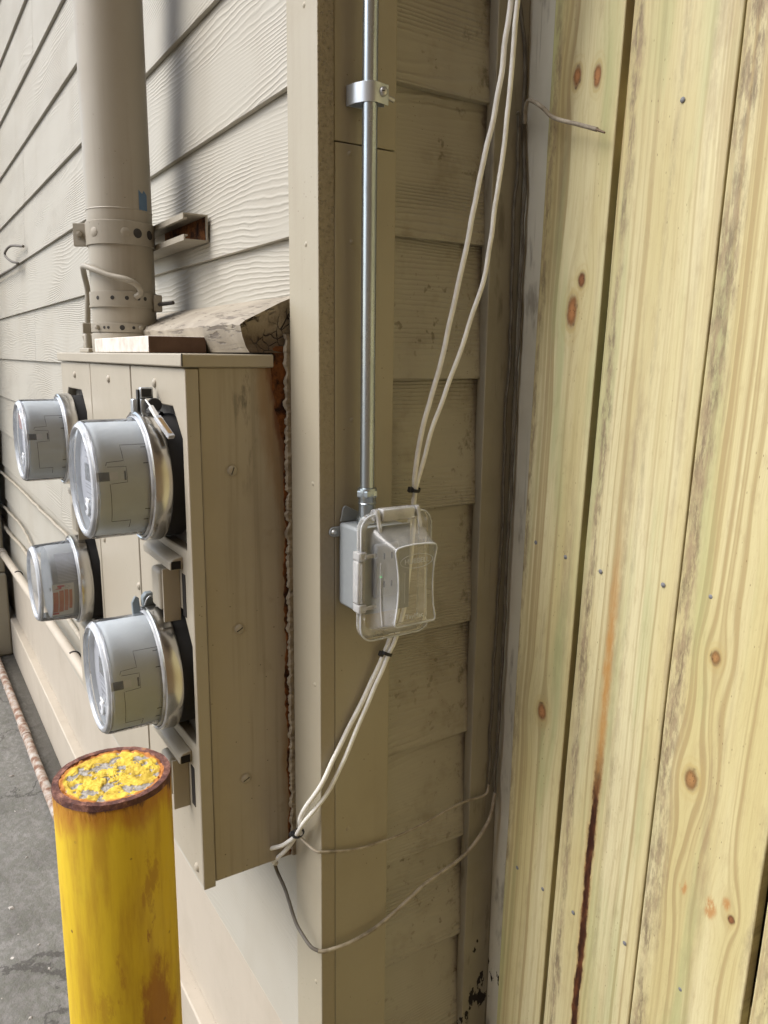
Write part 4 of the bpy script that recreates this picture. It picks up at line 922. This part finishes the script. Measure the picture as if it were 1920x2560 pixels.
me = text_mesh('HUBBELL', 0.0088, 'lettering'); me.transform(Matrix.Translation((FX+0.0001, FY, -0.2108)) @ rotm); obj_me('lettering', me, 'clear_glint', cv)
me = text_mesh('TayMac', 0.0085, 'lettering'); me.transform(Matrix.Translation((FX+0.0001, FY-0.002, -0.2795)) @ rotm); obj_me('lettering', me, 'clear_glint', cv)
el = [(FX, FY+0.0235*cos(a), -0.2108+0.0085*sin(a)) for a in [2*pi*k/40 for k in range(41)]]
obj('logo_oval', tube(B(), el, 0.00035, 6, False), 'clear_glint', cv, smooth=60)
obj('window_rib', tube(B(), [(0.1195, FY+0.0165, -0.222), (0.1195, FY+0.0150, -0.271)], 0.0006, 6), 'clear_glint', cv, smooth=60)
obj('window_rib', tube(B(), [(0.1195, FY-0.0155, -0.224), (0.1195, FY-0.0155, -0.262)], 0.0004, 6), 'clear_glint', cv, smooth=60)

# ------------------------------------------------------------------ cables
def cable(name, pts, r, mat, label, group=None, amp=0.0013, seed=1, cat='cable'):
    return tag(obj(name, tube(B(), wob(spline(pts, 10), amp, seed, 28.0), r, 10), mat, smooth=60), label, cat, group)
GC = 'white cables hanging down the house corner'
cable('cable', [(0.20, 0.185, 1.05), (0.13, 0.190, 0.70), (0.090, 0.2005, 0.445), (0.080, 0.194, 0.335), (0.072, 0.184, 0.270), (0.062, 0.168, 0.163), (0.052, 0.158, 0.090), (0.046, 0.145, 0.020), (0.040, 0.1235, -0.060), (0.034, 0.1175, -0.120), (0.030, 0.1190, -0.150), (0.026, 0.114, -0.200), (0.022, 0.104, -0.290), (0.0205, 0.0905, -0.345), (0.0205, 0.081, -0.367), (0.020, 0.056, -0.414), (0.018, 0.018, -0.480), (0.019, -0.016, -0.535), (-0.002, -0.036, -0.585), (-0.025, -0.026, -0.622), (-0.055, -0.034, -0.668), (-0.0845, -0.040, -0.702), (-0.090, -0.034, -0.712)], 0.0033, 'white', 'whiter of two white cables swooping from top right past the outlet box, left strand', GC, seed=2)
cable('cable', [(0.21, 0.190, 1.05), (0.14, 0.196, 0.70), (0.096, 0.2055, 0.430), (0.087, 0.204, 0.305), (0.080, 0.198, 0.220), (0.072, 0.1925, 0.135), (0.062, 0.178, 0.075), (0.055, 0.160, 0.015), (0.046, 0.1355, -0.060), (0.037, 0.1235, -0.115), (0.032, 0.1185, -0.150), (0.029, 0.1190, -0.200), (0.027, 0.111, -0.290), (0.0255, 0.0965, -0.345), (0.0255, 0.0860, -0.367), (0.024, 0.060, -0.420), (0.022, 0.026, -0.490), (0.021, -0.004, -0.545), (0.004, -0.034, -0.592), (-0.022, -0.033, -0.626), (-0.050, -0.040, -0.655), (-0.078, -0.048, -0.675), (-0.096, -0.050, -0.690), (-0.103, -0.044, -0.703), (-0.092, -0.036, -0.712)], 0.0030, 'white', 'right strand of the two white cables beside the conduit', GC, seed=5)
cable('dark_cable', [(-0.090, -0.036, -0.712), (-0.086, -0.034, -0.723), (-0.066, -0.032, -0.738), (-0.052, -0.032, -0.750), (-0.032, -0.031, -0.772), (-0.012, -0.029, -0.781), (0.006, -0.026, -0.787), (0.016, -0.019, -0.790)], 0.0026, 'graycable', 'dark cable dropping from the white bundle below the cabinet', amp=0.0003)
cable('aged_cable', [(0.016, -0.019, -0.790), (0.020, -0.006, -0.792), (0.020, 0.033, -0.795), (0.020, 0.087, -0.785), (0.020, 0.161, -0.752), (0.020, 0.231, -0.731), (0.021, 0.268, -0.700), (0.023, 0.283, -0.672), (0.021, 0.2900, -0.640)], 0.0028, 'oldwhite', 'aged cable sagging across the corner boards below the cabinet', seed=9, amp=0.0015)
cable('corner_cable', [(0.021, 0.2900, -0.640), (0.020, 0.2905, -0.60), (0.021, 0.2925, -0.45), (0.0215, 0.2935, -0.30), (0.0225, 0.2935, -0.18), (0.021, 0.2945, -0.05), (0.023, 0.2955, 0.06), (0.022, 0.2955, 0.18), (0.022, 0.2955, 0.27), (0.014, 0.2955, 0.322), (0.013, 0.292, 0.42), (0.0145, 0.270, 0.56), (0.0145, 0.265, 0.9)], 0.0023, 'darkcable', 'right-hand dark cable running up the inner corner beside the fence', 'dark cables in the inner corner', seed=9, amp=0.0026)
cable('thin_wire', [(-0.020, -0.031, -0.627), (0.010, -0.022, -0.634), (0.0165, -0.008, -0.638), (0.0165, 0.043, -0.652), (0.0165, 0.098, -0.656), (0.0165, 0.161, -0.651), (0.0165, 0.226, -0.640), (0.0175, 0.272, -0.640), (0.0165, 0.2800, -0.625)], 0.0019, 'oldwhite', 'thin dirty wire stretched under the white cables to the inner corner', seed=12, amp=0.0012, cat='wire')
cable('corner_cable', [(0.0165, 0.2800, -0.625), (0.0160, 0.2805, -0.58), (0.0155, 0.283, -0.40), (0.0160, 0.287, -0.22), (0.0155, 0.2845, -0.05), (0.0160, 0.288, 0.06), (0.0155, 0.285, 0.18), (0.0160, 0.286, 0.33), (0.0165, 0.283, 0.345)], 0.0019, 'darkcable', 'left-hand dark cable running up the inner corner beside the fence', 'dark cables in the inner corner', seed=12, amp=0.0022)
sw = cable('stub_wire', [(0.018, 0.2945, 0.335), (0.030, 0.284, 0.351), (0.048, 0.276, 0.352), (0.075, 0.272, 0.336), (0.100, 0.270, 0.318), (0.140, 0.271, 0.302), (0.166, 0.273, 0.291)], 0.0026, 'oldwhite', 'cut wire stub poking out in front of the fence top', seed=3, cat='wire')
obj('bare_end', tube(B(), [(0.166, 0.273, 0.291), (0.180, 0.272, 0.2845)], [0.0016, 0.0012], 8), 'copper', sw, smooth=50)
def tie(c, d, r, lab):
    c = Vector(c); d = Vector(d).normalized(); u, v = frame(d)
    t = thing('cable_tie', c, lab, 'cable tie', 'black cable ties')
    pts = [c + u*r*1.5*cos(2*pi*k/20) + v*r*cos(0)*sin(2*pi*k/20) for k in range(21)]
    bm = B(); rings = [[p + d*0.0022, p + (p-c).normalized()*0.0012 + d*0.0022, p + (p-c).normalized()*0.0012 - d*0.0022, p - d*0.0022] for p in pts]
    loft(bm, rings); obj('strap', bm, 'black', t)
    h = c + (-r2)*r*1.55 - fw*0.002
    bm = B(); inline_box(bm, h - d*0.0035, h + d*0.0035, 0.0032, 0.0028); obj('head', bm, 'black', t, bevel=0.0008)
tie((0.0325, 0.1190, -0.1425), (-0.3, -0.1, -1), 0.0042, 'black cable tie on the white cables just above the outlet box')
tie((0.0230, 0.0838, -0.3665), (0, -0.45, -1), 0.0048, 'black cable tie on the white cables just below the outlet box')
tie((-0.0215, -0.0305, -0.6235), (-0.6, -0.1, -0.8), 0.0055, 'black cable tie at the lower corner of the cabinet')
# wires and pipe on the far siding
cable('wall_wire', [(-4.6, -0.010, -0.60), (-3.555, -0.010, -0.573), (-2.866, -0.010, -0.56), (-2.077, -0.010, -0.557), (-1.732, -0.010, -0.553), (-0.95, -0.010, -0.55)], 0.006, 'painted_cable', 'painted wire running along the far siding behind the meters', 'painted wires along the far siding', 0.004, 4, 'wire')
cable('wall_wire', [(-4.6, -0.010, -0.80), (-3.685, -0.010, -0.759), (-2.887, -0.010, -0.737), (-2.581, -0.010, -0.77), (-1.9, -0.010, -0.80), (-0.95, -0.010, -0.78)], 0.006, 'painted_cable', 'middle painted wire on the far siding left of the meters', 'painted wires along the far siding', 0.004, 8, 'wire')
cable('wall_wire', [(-4.6, -0.012, -0.83), (-3.739, -0.012, -0.838), (-3.443, -0.012, -0.864), (-2.829, -0.012, -0.841), (-1.9, -0.012, -0.86), (-0.95, -0.012, -0.86)], 0.008, 'painted_cable', 'lowest painted wire on the far siding just above the painted pipe', 'painted wires along the far siding', 0.003, 6, 'wire')
cable('loose_wire', [(-3.3, -0.012, 0.345), (-2.911, -0.012, 0.348), (-2.366, -0.012, 0.345), (-2.40, -0.03, 0.36), (-2.509, -0.035, 0.394), (-2.38, -0.03, 0.41), (-2.204, -0.012, 0.392)], 0.0045, 'graycable', 'short loose wire curl on the siding at far left', None, 0.001, 2, 'wire')
wp = thing('wall_pipe', (-2.5, -0.04, -1.08), 'painted pipe running low along the far siding left of the cabinet', 'pipe')
obj('pipe', tube(B(), [(-5.5, -0.040, -1.02), (-3.42, -0.040, -0.985), (-1.52, -0.040, -0.912), (-0.90, -0.040, -0.905)], 0.017, 20), 'fascia', wp, smooth=50)
obj('coupling', tube(B(), [(-3.55, -0.040, -0.990), (-3.42, -0.040, -0.985)], 0.021, 20), 'fascia', wp, smooth=50)
for x in (-1.62, -2.9): obj('pipe_clip', tube(B(), [(x, -0.040+0.02*sin(a), -0.914+(x+1.52)*0.038+0.02*cos(a)) for a in [pi*k/10-pi*0.2 for k in range(13)]], 0.003, 8), 'dark', wp, smooth=50)
rp = thing('ground_pipe', (-2.4, -0.112, GZ), 'rusty peeling pipe lying along the foot of the wall', 'pipe')
obj('pipe', tube(B(), [(-5.0, -0.125, GZ+0.024), (-3.26, -0.116, GZ+0.024), (-2.65, -0.112, GZ+0.023), (-2.19, -0.111, GZ+0.024), (-1.75, -0.106, GZ+0.023), (-0.7, -0.10, GZ+0.023)], 0.0168, 20), 'rustypipe', rp, smooth=50)
obj('coupling', tube(B(), [(-2.52, -0.1115, GZ+0.0235), (-2.41, -0.1113, GZ+0.0237)], 0.0190, 20), 'rustypipe', rp, smooth=50)
pl_ = thing('pillar', (-3.75, -0.25, GZ), 'shaded beige masonry pillar at the far left end of the wall', 'pillar')
obj('shaft', box(B(), -4.0, -3.50, -0.55, -0.0305, -1.10, TOP), 'trim', pl_, bevel=0.01)
obj('plinth', box(B(), -4.03, -3.47, -0.58, -0.0305, GZ, -1.101), 'trim', pl_, bevel=0.01)

# ------------------------------------------------------------------ bollard
BX, BY, BT, BR = 0.107, -0.299, -0.390, 0.0570
bl = thing('bollard', (BX, BY, GZ), 'yellow concrete-filled steel bollard with flaking rusty top', 'bollard')
H = BT - GZ
bm = lathe(B(), [(BR, 0), (BR, 0.25), (BR, 0.5), (BR, 0.75), (BR, H-0.004), (BR-0.0015, H-0.001)], (BX, BY, GZ), (0, 0, 1), 72)
obj('shaft', bm, 'bollard', bl, smooth=40)
bm = B(); rings = []
for k in range(120):
    a = 2*pi*k/120; q = Vector((cos(a)*2.2, sin(a)*2.2, 0))
    n1 = noise.noise(q*4)*0.0007; n2 = noise.noise(q*9)*0.0006
    rings.append([(BX+(BR+0.0004+n2)*cos(a), BY+(BR+0.0004+n2)*sin(a), BT-0.006), (BX+(BR-0.0003+n2)*cos(a), BY+(BR-0.0003+n2)*sin(a), BT+n1), (BX+(BR-0.0065+n2)*cos(a), BY+(BR-0.0065+n2)*sin(a), BT+n1*1.4), (BX+(BR-0.008)*cos(a), BY+(BR-0.008)*sin(a), BT-0.004)])
vr = [[bm.verts.new(p) for p in r_] for r_ in rings]
for k in range(120):
    a, b = vr[k], vr[(k+1) % 120]
    for j in range(3): bm.faces.new((a[j], a[j+1], b[j+1], b[j]))
obj('rim', bm, 'rustrim', bl, smooth=50)
bm = B(); NR, NA_ = 60, 160; fl = bm.verts.layers.float.new('flake'); ri = bm.verts.layers.float.new('rim'); prev = None
for i in range(NR+1):
    r = (BR-0.0068)*i/NR; ring = []
    for k in range(NA_ if i else 1):
        a = 2*pi*k/NA_; x, y = r*cos(a), r*sin(a); q = Vector((x, y, 0))
        f = 0.60 + 0.80*noise.fractal(q*70 + Vector((3, 1, 0)), 0.7, 2.1, 5)
        hgt = 0.0016*max(0, min(1, (f-0.42)*8)) + 0.0011*noise.fractal(q*140, 0.6, 2.2, 4) + 0.0012*noise.noise(q*45)
        v = bm.verts.new((BX+x, BY+y, BT - 0.0022 + hgt)); v[fl] = f; v[ri] = max(0, (i/NR-0.86)/0.14); ring.append(v)
    if prev:
        for k in range(NA_):
            k2 = (k+1) % NA_
            if len(prev) == 1: bm.faces.new((prev[0], ring[k], ring[k2]))
            else: bm.faces.new((prev[k], ring[k], ring[k2], prev[k2]))
    prev = ring
obj('concrete_cap', bm, 'flake', bl, smooth=50)

# ------------------------------------------------------------------ chips and grit on the concrete
random.seed(11); bm = B()
for i in range(260):
    x = random.uniform(-3.2, 0.2); y = random.uniform(-1.3, -0.14); s = random.choice((0.003, 0.004, 0.005, 0.006, 0.011))
    a = random.random()*6.28; c, d = cos(a)*s, sin(a)*s; h = s*0.35; e_ = random.uniform(0.4, 0.9)
    z = GZ + 0.0005
    hexa(bm, [(x-c, y-d, z), (x+d*e_, y-c*e_, z), (x+c, y+d, z), (x-d*e_, y+c*e_, z), (x-c*0.6, y-d*0.6, z+h), (x+d*e_*0.6, y-c*e_*0.6, z+h), (x+c*0.6, y+d*0.6, z+h), (x-d*e_*0.6, y+c*e_*0.6, z+h)])
M['chips'] = plain('pale_chips', (0.42, 0.39, 0.35), 0.8, 0.0, 0.8, 9.0, (0.12, 0.10, 0.08))
gr = obj('grit', bm, 'chips'); tag(gr, 'pale chips and grit scattered on the alley concrete', 'grit', kind='stuff')

# ------------------------------------------------------------------ unseen wall added beside the camera to block sky light on the return wall
nb = thing('sky_blocker_wall', (2.05, -2.3, GZ), 'brown wall added out of view to block sky light', 'light blocker')
obj('wall', box(B(), 1.7, 2.0, -7.0, 0.41, GZ, 7.0), 'distant', nb)

# ------------------------------------------------------------------ lift everything so the concrete lies at z = 0
for o in list(COL.objects):
    if o.parent is None and o.type != 'LIGHT': o.location.z -= GZ
